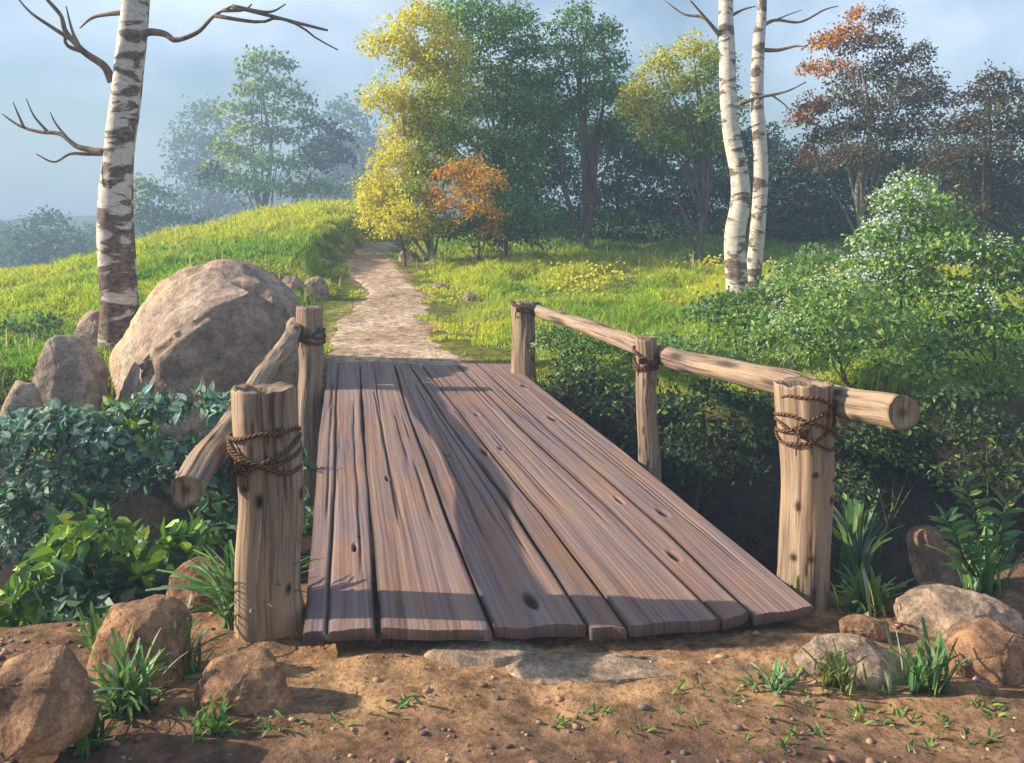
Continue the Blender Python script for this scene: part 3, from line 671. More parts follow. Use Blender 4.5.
def build_meadow():
    r = np.random.default_rng(11); n = 420000
    Y = 9.0 * np.exp(r.uniform(0, 1, n) * math.log(33 / 9.0)); X = (r.uniform(-.14, 1.14, n) * 1024 - CX) * Y / F
    ok = ~in_path(X, Y, 0) & (Y > far_edge(X) - .25 - .5 * sm(-2.2, -2.6, X)) & ~((X > -2.05) & (X < .25) & (Y < 10.85))
    pad = in_path(X, Y, .5); ok &= ~(pad & (n2(X, Y, 2.4) + .6 * n2(X, Y, 7) > -.05))
    ok &= ~((X > 3.0) & (Y < 12) & (r.uniform(0, 1, n) < .5))
    X, Y = X[ok], Y[ok]; n = len(X); Z = H(X, Y); px = CX + X * F / Y
    ht = (.06 + .0045 * Y) * (1 + .8 * n2(X, Y, 1.2) + .7 * n2(X, Y, 3.5)); ht = np.clip(ht, .03, .38) * r.uniform(.6, 1.3, n)
    ht = np.where(in_path(X, Y, .7), ht * .45, ht); ht *= 1 + .8 * sm(1.5, 3, X) * sm(18, 12, Y)
    g1, g2 = np.array([.27, .46, .05]), np.array([.64, .68, .07]); q = np.clip(.5 + .55 * n2(X, Y, .55) + .25 * n2(X, Y, 2.2), 0, 1)
    q = np.clip(q + .8 * sm(17, 25, Y) * (X < -3) + .3 * sm(.5, 3, X) * sm(12, 16, Y) * sm(22, 18, Y), 0, 1)[:, None]
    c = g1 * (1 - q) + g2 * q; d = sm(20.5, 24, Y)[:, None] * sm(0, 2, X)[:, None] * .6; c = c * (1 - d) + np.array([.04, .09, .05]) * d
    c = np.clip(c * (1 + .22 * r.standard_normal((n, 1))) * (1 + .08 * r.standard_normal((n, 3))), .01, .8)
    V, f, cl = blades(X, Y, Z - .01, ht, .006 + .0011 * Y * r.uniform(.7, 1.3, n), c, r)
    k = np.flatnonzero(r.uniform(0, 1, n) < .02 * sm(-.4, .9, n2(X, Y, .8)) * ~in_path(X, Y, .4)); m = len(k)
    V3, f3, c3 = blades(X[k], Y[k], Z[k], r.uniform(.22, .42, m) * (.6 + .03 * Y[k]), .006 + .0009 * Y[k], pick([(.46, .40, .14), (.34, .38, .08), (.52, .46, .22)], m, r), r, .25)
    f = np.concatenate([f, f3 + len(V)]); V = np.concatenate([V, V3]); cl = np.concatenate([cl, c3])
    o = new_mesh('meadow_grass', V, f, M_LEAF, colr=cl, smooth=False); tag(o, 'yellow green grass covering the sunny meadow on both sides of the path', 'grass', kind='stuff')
    # yellow wildflowers
    n = 26000; Y = r.uniform(12, 27, n); X = (r.uniform(-.05, 1.0, n) * 1024 - CX) * Y / F; px = CX + X * F / Y
    a = sm(21, 25, Y) * (X < -3.2) * 1.0 + .9 * sm(.3, 1.0, X) * sm(8, 4.5, X) * sm(13, 15, Y) * sm(21, 18, Y) + .35 * sm(18, 22, Y) * (X > -2.5) * (X < 1)
    k = (r.uniform(0, 1, n) < a * np.clip(.3 + 1.1 * n2(X, Y, 1.4), 0, 1)) & ~in_path(X, Y, .1); X, Y = X[k], Y[k]; n = len(X); Z = H(X, Y) + r.uniform(.10, .26, n)
    C = np.stack([X, Y, Z], 1); D = r.standard_normal((n, 3)); D[:, 2] = np.abs(D[:, 2]) * .4
    v, f, c = leaf_cards(C, D, np.tile([-.3, -.5, .8], (n, 1)) + .3 * r.standard_normal((n, 3)), np.full(n, .075), np.full(n, .07), pick([(.75, .60, .04), (.70, .66, .10), (.62, .5, .03)], n, r, .1), .1)
    o = new_mesh('wildflowers', v, f, M_PETAL, colr=c, smooth=False); tag(o, 'drifts of tiny yellow wildflowers in the meadow grass', 'flowers', kind='stuff')
build_meadow()

# ================================================================== TREES OF THE WOOD
YEL = [(.80, .70, .07), (.66, .64, .07), (.46, .52, .06), (.88, .78, .18), (.80, .58, .05)]
YGR = [(.40, .45, .06), (.60, .58, .07), (.22, .34, .06)]
GRN = [(.12, .26, .06), (.18, .34, .07), (.08, .18, .06), (.24, .38, .09)]
TEAL = [(.075, .20, .10), (.12, .26, .11), (.055, .15, .08)]
ORG = [(.72, .27, .04), (.62, .20, .03), (.78, .40, .06)]
BRN = [(.15, .10, .06), (.20, .125, .07), (.10, .095, .055), (.13, .12, .06)]
DKB = [(.11, .09, .075), (.09, .10, .07), (.14, .11, .08), (.08, .12, .07)]
W = 'trees at the edge of the wood'
def base_at(px, Y): X = (px - CX) * Y / F; return (X, Y, float(H(X, Y)))
plant_obj('tree', 'bright yellow tree at the top of the path, leftmost of the wood', 'tree', base_at(432, 20.5),
 [(393, 46, 27, 14), (421, 22, 26, 14), (412, 60, 20, 12), (446, 50, 24, 16), (386, 101, 24, 13), (428, 75, 26, 15), (450, 85, 22, 14), (409, 110, 22, 13), (407, 138, 24, 14), (397, 163, 26, 14),
  (377, 190, 22, 12), (386, 215, 24, 13), (412, 228, 26, 11), (405, 190, 24, 13), (424, 126, 24, 14, 1), (432, 150, 22, 15, 1), (425, 175, 24, 15, 1), (436, 100, 22, 15, 1), (440, 232, 26, 10, 1)],
 20.5, .085, 1.5, [YEL, YGR], 101, W, .10, M_PALEBARK, gap=.55)
plant_obj('tree', 'tall dark green tree rising right behind the bright yellow tree', 'tree', base_at(500, 22),
 [(480, 17, 36, 13), (455, 25, 26, 14, 1), (515, 26, 26, 14), (490, 45, 38, 15), (528, 52, 22, 12), (470, 72, 36, 16, 1), (512, 82, 34, 16), (450, 105, 30, 16, 1), (490, 112, 36, 17), (528, 110, 24, 14),
  (465, 140, 32, 17, 1), (505, 148, 32, 17), (450, 170, 28, 15, 1), (485, 178, 30, 16), (520, 180, 26, 16), (440, 130, 24, 15, 1)],
 22, .095, 1.25, [GRN, YGR + GRN], 102, W, .13, M_BARK, gap=.6)
plant_obj('tree', 'green tree with a forked dark trunk and layered round top, centre of the wood', 'tree', base_at(582, 22.5),
 [(580, 12, 15, 6), (572, 27, 24, 9), (604, 33, 18, 10), (592, 48, 26, 10), (560, 50, 20, 10), (575, 72, 36, 12), (543, 88, 28, 12), (610, 66, 18, 9), (540, 118, 28, 13), (600, 96, 28, 13), (570, 112, 26, 11), (620, 130, 22, 13), (545, 148, 26, 14), (596, 140, 24, 12)],
 22.5, .085, 1.2, [GRN], 103, W, .15, M_BARK, gap=.6)
plant_obj('tree', 'yellow green slim tree left of the two white birches', 'tree', base_at(697, 20.5),
 [(630, 110, 14, 9), (720, 60, 16, 10, 1), (661, 68, 22, 12), (694, 54, 24, 12), (640, 92, 20, 12), (654, 113, 22, 13), (682, 90, 28, 15), (712, 78, 22, 14, 1), (648, 132, 18, 10), (688, 122, 28, 15, 1), (722, 108, 22, 14, 1), (668, 145, 24, 12, 1), (712, 145, 24, 14, 1)],
 20.5, .08, 1.15, [YEL + YGR, YGR + YGR + GRN], 104, W, .11, M_BARK, gap=.6)
plant_obj('shrub', 'orange leaved shrub under the yellow tree beside the path top', 'shrub', base_at(478, 19),
 [(450, 176, 16, 8), (468, 170, 20, 9), (488, 182, 18, 10), (470, 192, 20, 10), (452, 207, 20, 9), (480, 212, 20, 12), (502, 222, 10, 12), (490, 232, 12, 10), (436, 198, 12, 8)],
 19, .07, 1.1, [ORG + ORG + YGR], 105, None, .04, M_BARK, gap=.7, pnames=('stem', 'foliage'))
plant_obj('shrub', 'low bright yellow shrub skirting the foot of the yellow tree beside the path', 'shrub', base_at(405, 19.6),
 [(378, 186, 18, 9), (372, 202, 16, 9), (392, 196, 20, 9), (384, 216, 20, 9), (405, 212, 22, 10), (398, 230, 22, 8), (420, 228, 20, 9), (372, 222, 12, 7), (412, 192, 18, 9, 1), (428, 206, 18, 10, 1), (440, 226, 20, 9, 1)],
 19.6, .075, 1.1, [YEL, YGR], 115, None, .04, M_BARK, gap=.55, pnames=('stem', 'foliage'))
plant_obj('shrub', 'dark green undergrowth shrub beneath the orange leaved shrub', 'shrub', base_at(505, 20),
 [(470, 228, 26, 13), (500, 215, 24, 14), (530, 222, 26, 14), (512, 238, 34, 10), (550, 228, 22, 12)], 20, .09, 1.2, [TEAL + GRN], 106, None, .04, M_BARK, gap=.4, pnames=('stem', 'foliage'))
BG = 'dim trees deep in the wood'
for k, (lb, px, Y, cols, pf) in enumerate((
  ('dim green tree in the gap between the tall dark green tree and the forked one', 545, 25.5, TEAL, [(520, 100, 30, 18), (550, 130, 34, 20), (525, 160, 34, 20), (555, 185, 34, 20), (530, 215, 34, 18), (500, 190, 30, 18)]),
  ('dim teal tree just right of the forked trunk', 625, 25.5, TEAL, [(610, 100, 26, 16), (640, 125, 28, 18), (615, 155, 32, 20), (645, 175, 34, 20), (620, 200, 36, 18), (600, 222, 36, 14), (650, 220, 34, 14)]),
  ('dim teal tree behind the slim yellow green tree', 690, 25.5, TEAL, [(680, 150, 32, 18), (705, 130, 28, 18), (720, 160, 30, 18), (690, 185, 36, 18), (680, 215, 36, 16), (730, 195, 34, 18)]),
  ('dim green tree seen between and right of the two white birches', 770, 25, TEAL + DKB, [(760, 150, 26, 16), (785, 170, 28, 16), (755, 185, 32, 18), (790, 200, 34, 18), (750, 220, 34, 16), (800, 225, 32, 16)]),
  ('dark tree behind the foot of the orange and brown tree', 850, 25, DKB + TEAL, [(830, 180, 34, 18), (870, 175, 34, 18), (900, 195, 34, 18), (850, 205, 38, 18), (820, 225, 34, 16), (890, 225, 38, 16)]),
  ('dark tree filling the gap left of the dark brown tree at the right edge', 935, 24, DKB + TEAL, [(930, 165, 34, 18), (960, 180, 34, 18), (925, 200, 36, 18), (965, 215, 38, 18), (1000, 200, 34, 18), (1040, 210, 36, 20)]))):
    pf = pf + [(px - 40, 226, 34, 9), (px, 232, 40, 8), (px + 40, 226, 34, 9)]
    plant_obj('background_tree', lb, 'tree', base_at(px, Y), pf, Y, .11, 1.25, [cols], 120 + k, BG, .09, M_BARK, gap=.4, psc=(1.5, 1.9))
plant_obj('tree', 'brown tree with orange leaves on its left side, right of the birches', 'tree', base_at(868, 20),
 [(858, 16, 12, 6, 1), (884, 20, 14, 8), (848, 36, 22, 9, 1), (826, 45, 16, 8, 1), (872, 46, 28, 10), (902, 62, 26, 9), (922, 50, 10, 6), (836, 70, 20, 9, 1), (870, 80, 32, 12), (918, 86, 26, 10), (808, 70, 10, 6, 1), (812, 108, 18, 9, 1), (848, 104, 30, 11),
  (900, 104, 32, 12), (802, 122, 14, 8, 1), (930, 100, 20, 10), (866, 130, 36, 14), (912, 132, 34, 14), (828, 140, 24, 12), (808, 158, 10, 10, 2), (850, 160, 34, 14), (900, 165, 34, 14)],
 20, .075, 1.15, [BRN, BRN + ORG + ORG + ORG, ORG], 108, W, .09, M_PALEBARK, gap=.55)
plant_obj('tree', 'dark brown tree at the right edge of the picture', 'tree', base_at(990, 18),
 [(995, 80, 16, 8), (978, 98, 22, 10), (1012, 98, 22, 10), (992, 120, 34, 13), (962, 132, 26, 12), (1025, 135, 30, 15), (985, 155, 36, 15), (950, 165, 28, 13), (1020, 175, 34, 16), (975, 190, 36, 16), (1010, 212, 38, 18), (955, 215, 30, 16), (985, 240, 36, 16)],
 18, .08, 1.1, [DKB + BRN], 109, W, .10, M_BARK, gap=.5)

# distant trees in the haze, on the low ground beyond the crest
DG = 'distant hazy trees beyond the crest'
def far_tree(lb, px, Y, pf, cols, seed, leaf, r0=.3, dens=1.1):
    X = (px - CX) * Y / F; plant_obj('distant_tree', lb, 'tree', (X, Y, float(H(X, Y)) - .1), pf, Y, leaf, dens, cols, seed, DG, r0, M_BARK, gap=.4, depth=.6, psc=(1.25, 1.7))
far_tree('large hazy tree with yellow green left side, alone on the skyline', 270, 62,
 [(262, 60, 18, 8, 1), (252, 72, 14, 7, 1), (280, 66, 14, 8), (250, 92, 16, 8, 1), (275, 88, 22, 10), (232, 110, 20, 7, 1), (265, 112, 24, 10), (295, 100, 18, 8), (300, 118, 18, 9), (250, 132, 24, 10, 1), (282, 138, 28, 11),
  (225, 150, 14, 8, 1), (245, 160, 26, 10, 1), (276, 165, 30, 11), (320, 128, 20, 6, 2), (338, 138, 18, 6, 2), (325, 150, 22, 8, 2), (340, 160, 16, 9, 2), (312, 165, 22, 10, 2), (215, 178, 16, 9, 2), (240, 185, 28, 10), (275, 190, 34, 10), (315, 190, 32, 10), (210, 168, 8, 6, 1)],
 [TEAL + GRN, YGR + YGR + GRN, [(.03, .06, .06), (.04, .075, .07)]], 131, .30, .28)
far_tree('small hazy tree with pale green left side just right of the thick birch', 150, 70,
 [(140, 188, 16, 9, 1), (158, 196, 16, 9), (135, 208, 14, 10, 1), (155, 216, 22, 10), (178, 222, 22, 10), (145, 234, 26, 10), (175, 240, 30, 10), (205, 228, 22, 10), (215, 242, 22, 8)], [TEAL, YGR + TEAL], 132, .32, .25)
far_tree('round hazy blue green tree at the far left edge', 45, 75,
 [(46, 222, 20, 9), (34, 238, 22, 10), (60, 240, 20, 10), (20, 256, 24, 10), (50, 258, 26, 11), (78, 258, 18, 10), (34, 270, 30, 9), (68, 272, 26, 8)], [TEAL], 133, .34, .25)
far_tree('faint blue tree low behind the thick birch trunk', 95, 95,
 [(92, 238, 22, 9), (80, 250, 20, 9), (108, 250, 22, 9), (95, 262, 28, 9), (125, 258, 20, 9)], [TEAL], 134, .40, .25)
far_tree('faint blue tree left of the large skyline tree', 205, 120,
 [(205, 120, 24, 14), (195, 145, 26, 14), (220, 150, 26, 14), (190, 170, 24, 14), (215, 180, 30, 14), (195, 200, 32, 14), (225, 210, 32, 12)], [TEAL], 135, .55, .35)
far_tree('faint blue tree right of the large skyline tree', 345, 120,
 [(345, 120, 26, 16), (330, 150, 28, 16), (360, 150, 28, 16), (345, 175, 34, 16), (340, 200, 38, 14), (372, 185, 28, 14)], [TEAL], 136, .55, .35)
far_tree('faint low blue tree between the thick birch and the left edge tree', 0, 100,
 [(-10, 235, 26, 12), (8, 250, 24, 10), (-20, 262, 30, 12), (14, 266, 24, 10)], [TEAL], 137, .42, .25)

# ================================================================== BIRCHES
def birch(label, trunk, Y, widths, branches, seed, dark_low, group='bare white birches'):
    pts = curve([P(x, y, Y) for x, y in trunk], 90); base = pts[0].copy(); base[2] = float(H(base[0], base[1]))
    root = empty('birch_tree', base, label, 'tree', group)
    w = np.interp(np.linspace(0, 1, 90), np.linspace(0, 1, len(widths)), widths) * Y / F / 2
    v, f, u = tube(pts, w, 32, True, .018, seed); d = sm(dark_low, base[2], v[:, 2]) * .11
    new_mesh('trunk', v - base, f, M_BIRCH, root, uv=u, colr=np.repeat(d[:, None], 3, 1))
    for b in branches:
        rad, dy, main, twigs = b; m = [P(x, y, Y + dy * i / (len(main) - 1)) for i, (x, y) in enumerate(main)]
        c = curve(m, 26); parts = [tube(c, np.linspace(rad, rad * .25, 26) * Y / F, 8, True, .03, seed)]
        for tw in twigs:
            t0 = np.array(tw[0], float); q = [((CX + p[0] * F / p[1]) - t0[0]) ** 2 + ((HY + (HC - p[2]) * F / p[1]) - t0[1]) ** 2 for p in c]; st = c[int(np.argmin(q))]
            parts.append(tube(curve([st] + [P(x, y, st[1] + .05 * dy) for x, y in tw[1:]], 12), np.linspace(rad * .5, rad * .15, 12) * Y / F, 6, True))
        v, f, u = joined(parts); new_mesh('branch', v - base, f, M_TWIG, root, uv=u)
    # light crown of bare twigs above the frame
    return root
birch('thick bare birch with dark bark patches behind the left boulders', [(119, 352), (119, 300), (115, 230), (118, 160), (127, 85), (134, 20), (140, -60), (146, -180), (150, -300)], 11.0,
 [40, 36, 35, 29, 29, 27, 24, 14, 3],
 [(4.6, -.3, [(112, 82), (104, 66), (84, 52), (66, 32), (60, 14), (40, -8)], [[(84, 52), (66, 44), (64, 22), (46, 0)], [(70, 40), (50, 26), (30, 12), (16, -4)], [(78, 48), (72, 30), (66, 6)]]),
  (4.2, -.4, [(140, 36), (150, 32), (165, 34), (176, 40), (198, 32), (214, 16), (232, 6)], [[(214, 16), (240, 20), (262, 22), (278, 18), (300, 26), (316, 38), (338, 50)], [(262, 22), (268, 12), (286, 4)], [(226, 12), (244, 10), (252, 4)], [(304, 28), (318, 28), (328, 30)]]),
  (3.4, .3, [(104, 152), (92, 150), (76, 146), (60, 134), (40, 132), (20, 126), (2, 114)], [[(68, 142), (56, 124), (50, 112)], [(48, 133), (34, 116), (26, 98)], [(24, 128), (18, 114), (13, 102)]]),
  (2.2, -.2, [(104, 154), (86, 154), (70, 154), (54, 162), (36, 154)], []),
  (3.0, .3, [(132, 12), (110, 14), (92, 18), (80, 28)], [])], 3, 3.0)
birch('left one of the two slender white birches beyond the right railing', [(738, 300), (737, 285), (735, 235), (741, 190), (730, 120), (727, 50), (726, 0), (728, -90), (731, -200)], 14.6,
 [24, 22, 21, 19, 17, 16, 14, 8, 2],
 [(2.6, -.3, [(723, 38), (712, 26), (702, 14), (690, 0)], []), (2.2, .3, [(720, 36), (704, 18), (684, 14), (664, 0)], []), (2.0, .3, [(728, 18), (742, 10), (756, 6)], [])], 5, 1.1)
birch('right, thinner one of the two slender white birches beyond the right railing', [(752, 308), (752, 290), (757, 235), (761, 170), (757, 100), (759, 40), (762, 8), (765, -80), (768, -180)], 15.2,
 [17, 16, 15, 14, 13, 12, 9, 5, 1.5],
 [(2.0, .3, [(762, 26), (776, 20), (800, 22), (824, 10), (838, 6)], [[(776, 20), (790, 14), (802, 10)]]), (2.4, -.3, [(762, 50), (778, 50), (796, 46), (806, 47)], []),
  (2.2, -.3, [(738, 105), (756, 98), (776, 94), (790, 90), (806, 82)], [[(770, 95), (784, 104), (790, 110)]])], 6, 1.1)

# ================================================================== BUSHES ON THE RIGHT BANK
LGR = [(.34, .50, .14), (.24, .40, .11), (.42, .55, .17), (.16, .29, .09)]
MGR = [(.20, .34, .09), (.12, .22, .07), (.27, .40, .10)]
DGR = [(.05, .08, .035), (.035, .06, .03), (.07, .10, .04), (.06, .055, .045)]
WHT = [(.80, .84, .84), (.70, .78, .82)]
PG = [(.45, .60, .50), (.55, .66, .58)]
RB = 'green bushes on the right bank'
def bush(lb, px, Y, pf, leaf, cols, seed, flowers=None, dens=1.2, gap=.4, group=RB, fine=False, mat_=None, r0=.022, asp=.6, depth=.5, gz=None, name='bush', psc=(1.25, 1.5)):
    X = (px - CX) * Y / F; z = float(H(X, Y)) if gz is None else gz
    return plant_obj(name, lb, 'bush', (X, Y, z), pf, Y, leaf, dens, cols, seed, group, r0, M_STEM, depth, mat_, gap, .45, .2, asp, fine, flowers, ('stem', 'foliage'), .9, 14, None, psc)
bush('tall light green bush with white blossom clusters below the orange and brown tree', 910, 9.6,
 [(908, 188, 20, 12), (930, 205, 26, 13), (895, 205, 22, 13), (945, 228, 26, 14), (905, 228, 30, 15), (878, 240, 24, 14), (925, 250, 34, 16), (885, 265, 30, 15), (955, 258, 28, 15), (860, 275, 24, 14), (910, 285, 36, 17), (870, 300, 34, 16), (940, 295, 34, 17)],
 .055, [LGR], 201, (WHT, 1200, .015, [0, 2, 4, 5, 7, 9]), gap=.45)
bush('green bush with a few white blossoms at the right edge of the picture', 995, 9.2,
 [(975, 250, 26, 14), (1008, 258, 26, 15), (1030, 285, 30, 18), (990, 285, 34, 17), (960, 305, 28, 16), (1010, 325, 36, 19), (975, 345, 32, 18), (1030, 365, 32, 19), (995, 385, 34, 18), (955, 330, 22, 14)],
 .060, [LGR + MGR], 202, (WHT, 260, .013, [0, 3, 4]), gap=.45)
bush('broad leafy green bush behind the near right post', 850, 9.0,
 [(800, 285, 32, 15), (840, 295, 34, 16), (880, 320, 36, 17), (815, 318, 34, 16), (855, 340, 36, 16), (915, 340, 34, 17), (780, 335, 30, 14), (820, 352, 34, 14), (900, 370, 34, 16), (935, 362, 28, 16), (945, 395, 28, 16)],
 .060, [LGR], 203, (PG + WHT, 420, .012, [0, 1, 3, 5, 7]), gap=.45)
bush('low pale flowered bush right beneath the two white birches', 755, 10.6,
 [(725, 305, 26, 11), (755, 300, 26, 12), (785, 290, 26, 12), (740, 322, 28, 12), (770, 322, 28, 13), (705, 318, 24, 10), (755, 345, 30, 12), (800, 270, 24, 12), (820, 262, 22, 12)],
 .05, [LGR], 204, (PG, 420, .012, None), gap=.45)
bush('low pale flowered bush under the rail between the far and middle right posts', 590, 10.0,
 [(556, 335, 20, 10), (580, 345, 24, 11), (610, 350, 24, 11), (575, 362, 22, 11), (632, 362, 20, 10), (545, 348, 14, 9)],
 .045, [LGR + MGR], 205, (PG, 300, .011, None), gap=.45)
bush('bush with small pale leaves behind the rail right of the middle post', 690, 9.7,
 [(665, 345, 24, 11), (695, 352, 26, 12), (722, 362, 26, 12), (680, 372, 24, 12), (745, 370, 24, 12), (708, 385, 28, 13)],
 .045, [MGR + LGR], 206, (PG, 200, .011, None), gap=.45)
GB = 'dark bushes down in the gully'
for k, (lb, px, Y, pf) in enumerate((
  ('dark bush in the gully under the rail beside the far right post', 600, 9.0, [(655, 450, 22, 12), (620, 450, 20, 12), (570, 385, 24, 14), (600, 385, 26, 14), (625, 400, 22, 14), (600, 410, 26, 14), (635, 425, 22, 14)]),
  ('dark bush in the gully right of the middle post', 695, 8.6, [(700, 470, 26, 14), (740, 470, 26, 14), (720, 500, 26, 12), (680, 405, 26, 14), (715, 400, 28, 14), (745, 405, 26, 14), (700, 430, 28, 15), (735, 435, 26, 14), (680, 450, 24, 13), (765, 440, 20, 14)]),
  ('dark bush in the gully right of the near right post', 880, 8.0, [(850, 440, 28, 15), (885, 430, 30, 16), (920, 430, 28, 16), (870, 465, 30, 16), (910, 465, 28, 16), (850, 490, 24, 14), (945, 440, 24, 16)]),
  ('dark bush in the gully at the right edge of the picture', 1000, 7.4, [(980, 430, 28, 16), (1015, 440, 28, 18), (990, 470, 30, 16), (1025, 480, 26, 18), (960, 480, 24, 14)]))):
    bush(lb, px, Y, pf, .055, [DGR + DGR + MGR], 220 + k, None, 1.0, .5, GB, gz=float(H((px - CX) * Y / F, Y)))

# ================================================================== LEFT PLANTS
BLU = [(.12, .24, .15), (.20, .34, .24), (.06, .14, .08), (.32, .46, .36)]
BRT = [(.24, .42, .05), (.13, .26, .06), (.08, .18, .07), (.36, .50, .07)]
bush('bluish green leafy bush below the low rocks at the left edge', 60, 7.2,
 [(15, 425, 26, 9), (50, 418, 26, 8), (85, 424, 26, 9), (20, 530, 26, 14), (70, 525, 26, 12), (5, 555, 24, 14), (20, 445, 30, 16), (60, 435, 30, 14), (95, 440, 26, 14), (30, 475, 30, 16), (75, 475, 30, 16), (120, 470, 26, 16), (40, 505, 30, 14), (90, 500, 26, 14), (0, 500, 26, 16)], .085, [BLU], 301, None, 1.4, .45, 'leafy bushes on the left bank', True, M_GLOSS, .012, .62, gz=-1.2)
bush('bluish green leafy bush across the foot of the huge boulder', 190, 7.4,
 [(120, 415, 22, 9, 1), (145, 408, 26, 11), (175, 412, 28, 12), (205, 408, 24, 11), (235, 412, 18, 10), (150, 450, 28, 14), (160, 480, 24, 12), (205, 478, 20, 12), (190, 455, 26, 14), (225, 445, 20, 12), (130, 440, 22, 12, 1)], .095, [BLU, BRT], 302, None, 1.5, .45, 'leafy bushes on the left bank', True, M_GLOSS, .012, .62, gz=-1.2)
bush('bright green leafy shrub filling the gully corner at the lower left', 100, 4.5,
 [(95, 530, 28, 18), (60, 555, 28, 18), (130, 560, 30, 20), (175, 550, 24, 16), (30, 590, 28, 20), (85, 595, 34, 22, 1), (140, 600, 28, 20, 1), (20, 630, 26, 18), (60, 635, 30, 18, 1), (105, 630, 20, 14), (195, 545, 18, 12)],
 .088, [BRT, [(.08, .16, .09), (.13, .23, .14), (.06, .12, .06)]], 303, None, 1.9, .4, 'leafy bushes on the left bank', True, M_GLOSS, .010, .62, gz=-.9, depth=.35)
bush('small green bush in the dark gap between near left post and planks', 300, 6.0,
 [(300, 505, 12, 10), (306, 525, 11, 10), (220, 530, 22, 16), (212, 505, 16, 10), (298, 470, 9, 9)], .08, [[(.07, .13, .07), (.11, .2, .07)]], 304, None, 1.3, .4, 'leafy bushes on the left bank', True, M_GLOSS, .009, .62, gz=-1.4)
bush('dark teal bush on the slope left of the low rocks', 25, 12,
 [(8, 335, 22, 12), (35, 325, 22, 11), (30, 348, 28, 12), (5, 362, 26, 14), (50, 345, 20, 11), (35, 372, 26, 13), (-15, 345, 22, 14)], .075, [TEAL + MGR], 305, None, 1.1, .45, 'leafy bushes on the left bank')

# ------------------------------------------------------------------ tufts of long blades
def tuft(label, px, py, n, length, spread, width, cols, seed, Y=None, name='grass_tuft', cat='grass tuft', group='grass tufts on the near bank', lift=1.0):
    r = np.random.default_rng(seed); g = G(px, py) if Y is None else P(px, py, Y); s = g[1] / F
    V, Fc, Cc = [], [], []; length *= 1.45; n = int(n * 1.8); width *= .8
    for k in range(n):
        az = r.uniform(0, 6.283); ln = length * s * r.uniform(.5, 1.15); out = spread * r.uniform(.2, 1.0); b = g + np.array([r.normal(0, .04), r.normal(0, .03), 0]); b[2] = max(float(H(b[0], b[1])), b[2] - .03) - .01
        dr = np.array([math.cos(az), math.sin(az) * .8, 0]); m = 8; t = np.linspace(0, 1, m)[:, None]
        pts = b + dr * out * ln * (t ** 1.4) + np.array([0, 0, 1]) * ln * lift * (t * math.sqrt(max(.05, 1 - .3 * out)) - (.65 * out) * t ** 2.2)
        side = np.cross(dr, [0, 0, 1]); side = side * math.cos(.6) + np.array([0, 0, 1]) * .15; w = width * s * r.uniform(.7, 1.2) * np.sin(np.clip(t * .93 + .07, 0, 1) * 3.1416) ** .7 * .5
        A = pts - side * w; B = pts + side * w; M_ = pts - np.array([0, 0, 1]) * w * .35
        o = len(V) * 3 * m; V.append(np.stack([A, M_, B], 1).reshape(-1, 3))
        for i in range(m - 1):
            for j in range(2): a = o + i * 3 + j; Fc.append([1 if (i == 0 and q_ == o + 1) else q_ for q_ in (a, a + 1, a + 4, a + 3)])
        Cc.append(np.repeat(pick(cols, 1, r, .2), 3 * m, 0))
    v = np.concatenate(V); Fc = np.array(Fc); us, inv = np.unique(Fc.ravel(), return_inverse=True)
    o = new_mesh(name, v[us], inv.reshape(Fc.shape), M_GLOSS, colr=np.concatenate(Cc)[us], origin=g); return tag(o, label, cat, group)
GT = [(.16, .30, .07), (.10, .22, .07), (.22, .36, .10), (.34, .46, .28)]
YT = [(.26, .30, .06), (.20, .26, .06), (.12, .2, .05)]
tuft('big spreading tuft of long dark blades at the foot of the near left post', 246, 622, 80, 85, .95, 8, GT, 401)
tuft('arching grass tuft hanging over the dirt left of the cracked tan rock', 180, 672, 34, 62, .9, 7, GT, 402)
tuft('drooping grass tuft between the two brown rocks at the lower left', 128, 712, 50, 72, .95, 7, GT, 403)
tuft('small bright grass tuft in the bottom left corner', 84, 748, 22, 48, .8, 8, [(.14, .28, .05), (.1, .2, .05)], 404)
tuft('upright dark grass tuft right behind the near right post', 856, 578, 34, 76, .55, 9, GT, 405)
tuft('low green grass tuft right of the near right post foot', 866, 612, 34, 46, .85, 8, GT + YT, 406)
tuft('pale yellow grass tuft at the right corner of the bridge end', 792, 606, 22, 34, .9, 6, YT, 407)
tuft('upright green grass tuft between the pale rock and the round tan rock', 926, 690, 26, 60, .6, 9, GT, 408)
tuft('sprig of yellowish grass in front of the low pale rock', 838, 690, 22, 42, .6, 5, YT, 409)
tuft('small grass tuft on the dirt left of the low pale rock', 774, 686, 18, 30, .8, 6, GT, 410)
tuft('small bright grass tuft below the cracked tan rock', 213, 728, 18, 26, .7, 8, [(.12, .26, .05)], 411)
tuft('tuft of dark grass at the gully edge beside the upright brown rock', 985, 590, 24, 56, .7, 7, GT, 413)
tuft('grass tuft growing out behind the peaked orange brown rock', 100, 650, 22, 44, .8, 7, GT, 414)
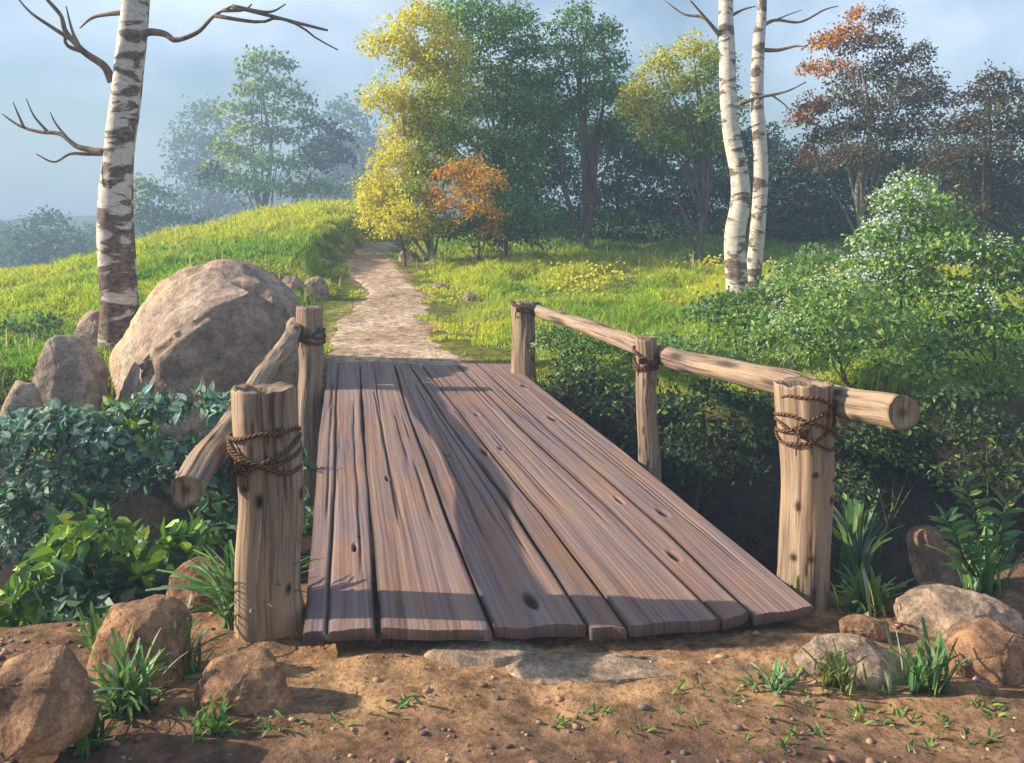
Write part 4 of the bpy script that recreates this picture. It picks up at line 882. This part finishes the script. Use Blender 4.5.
def weeds():
    r = np.random.default_rng(77); sp = [(590, 715, 14), (560, 725, 10), (410, 704, 12), (390, 712, 8), (270, 728, 12), (300, 722, 10), (330, 720, 10), (690, 690, 10), (640, 730, 12), (700, 722, 10), (860, 716, 20), (900, 722, 18), (820, 738, 18), (780, 745, 14), (950, 730, 16), (1000, 715, 16), (740, 700, 12), (880, 690, 14), (820, 655, 10), (800, 705, 14), (760, 725, 10), (980, 700, 12), (990, 745, 12), (915, 748, 12)]
    C, D = [], []
    for (x, y, k) in sp:
        for _ in range(k):
            g = G(x + r.normal(0, 12), min(758, y + r.normal(0, 5)), 2.0); a = r.uniform(0, 6.28); C.append(g - [0, 0, .004]); D.append((math.cos(a), math.sin(a), r.uniform(.4, 1.3)))
    n = len(C); L = r.uniform(.02, .05, n); v, f, c = leaf_cards(np.array(C), np.array(D), np.tile([0, 0, 1.], (n, 1)) + .2 * r.standard_normal((n, 3)), L, L * .38, pick([(.16, .26, .05), (.10, .2, .06), (.26, .32, .08)], n, r), fine=True)
    o = new_mesh('weeds', v, f, M_GLOSS, colr=c, smooth=False); tag(o, 'tiny green seedlings sprouting across the near dirt bank', 'weeds', kind='stuff')
weeds()
def stalk_plant(label, px, py, stems, Y, leafL, cols, seed):
    r = np.random.default_rng(seed); base = P(px, py, Y); base[2] = min(base[2], float(H(base[0], base[1])) + .02); root = empty('leafy_plant', base, label, 'plant'); parts = []; C, D, L = [], [], []
    for st in stems:
        c = curve([base] + [P(x, y, Y + r.uniform(-.05, .05)) for x, y in st], 16); parts.append(tube(c, np.linspace(.007, .003, 16), 6, True))
        for i in range(3, 16):
            for s in (-1, 1):
                C.append(c[i]); D.append((s * r.uniform(.6, 1), r.uniform(-.6, .4), r.uniform(.1, .8) + (i == 15))); L.append(leafL * (1.15 - .3 * i / 15) * r.uniform(.8, 1.2))
    v, f, u = joined(parts); new_mesh('stem', v - base, f, M_STEM, root, uv=u); n = len(C); L = np.array(L)
    v, f, c = leaf_cards(np.array(C), np.array(D), np.tile([0, -.5, 1.], (n, 1)), L, L * .34, pick(cols, n, r), fine=True); new_mesh('foliage', v - base, f, M_GLOSS, root, colr=c, smooth=False)
stalk_plant('tall leafy stalks with narrow pointed leaves above the rocks at the right edge', 985, 590, [[(980, 555), (974, 515), (966, 484)], [(1000, 560), (1002, 530), (1006, 505)], [(965, 560), (955, 535), (945, 520)]], 4.25, .11, [(.08, .18, .07), (.14, .27, .08), (.06, .14, .06), (.28, .36, .08)], 501)

# ================================================================== HAZE, SKY, LIGHT, CAMERA
def build_haze():
    m = bpy.data.materials.new('haze_air'); m.use_nodes = True; nt = m.node_tree; nt.nodes.clear()
    out = nt.nodes.new('ShaderNodeOutputMaterial'); v = nt.nodes.new('ShaderNodeVolumePrincipled'); nt.links.new(v.outputs[0], out.inputs['Volume'])
    v.inputs['Color'].default_value = (.54, .74, 1.0, 1); v.inputs['Density'].default_value = HAZE; v.inputs['Anisotropy'].default_value = .0
    x, y0, y1, z0, z1 = 1000, -20, 950, -14, 24
    V = [(a, b, c) for a in (-x, x) for b in (y0, y1) for c in (z0, z1)]
    f = [[0, 1, 3, 2], [4, 6, 7, 5], [0, 4, 5, 1], [2, 3, 7, 6], [0, 2, 6, 4], [1, 5, 7, 3]]
    me = bpy.data.meshes.new('haze'); me.from_pydata(V, [], f); me.materials.append(m); me.update()
    o = bpy.data.objects.new('haze', me); link(o); o['kind'] = 'stuff'; o['label'] = 'pale blue haze filling the air in the distance'; o['category'] = 'haze'
HAZE = .0052
build_haze()
SV = Vector((-.89, .05, .42)).normalized(); EL = math.asin(SV.z); AZ = math.atan2(SV.x, SV.y)
w = bpy.data.worlds.new('World'); sc.world = w; w.use_nodes = True; nt = w.node_tree; nt.nodes.clear()
out = nt.nodes.new('ShaderNodeOutputWorld'); bg = nt.nodes.new('ShaderNodeBackground'); sky = nt.nodes.new('ShaderNodeTexSky'); sky.sky_type = 'NISHITA'
sky.sun_disc = False; sky.sun_elevation = EL; sky.sun_rotation = AZ; sky.air_density = 1.2; sky.dust_density = 1.0; sky.ozone_density = 3.5
tc = nt.nodes.new('ShaderNodeTexCoord'); cn = noise_tex(nt, mapping(nt, tc.outputs['Generated'], (1.2, 1.2, 1.9)), 1.7, 7, .55, .3)
c = mix(nt, ramp(nt, cn, [(.44, 0), (.66, .9)]), sky.outputs[0], (7.2, 8.3, 10.0))
nt.links.new(c, bg.inputs[0]); bg.inputs[1].default_value = .07; nt.links.new(bg.outputs[0], out.inputs[0])
l = bpy.data.lights.new('sun', 'SUN'); l.energy = 5.0; l.angle = R(.6); l.color = (1, .88, .68); so = bpy.data.objects.new('sun', l); link(so)
so.rotation_euler = SV.to_track_quat('Z', 'Y').to_euler()
cam = bpy.data.cameras.new('camera'); co = bpy.data.objects.new('camera', cam); link(co); co.location = (0, 0, HC); co.rotation_euler = (R(90), 0, 0)
cam.sensor_width = 36; cam.lens = 36 * F / 1024; cam.shift_x = 0; cam.shift_y = -(381.5 - HY) / 1024; cam.clip_end = 3000; cam.clip_start = .05
sc.camera = co
sc.view_settings.view_transform = 'Standard'; sc.view_settings.look = 'None'; sc.view_settings.gamma = 1; sc.view_settings.exposure = 1.05
sc.render.resolution_x = 1024; sc.render.resolution_y = 763
try: sc.cycles.volume_bounces = 0
except Exception: pass
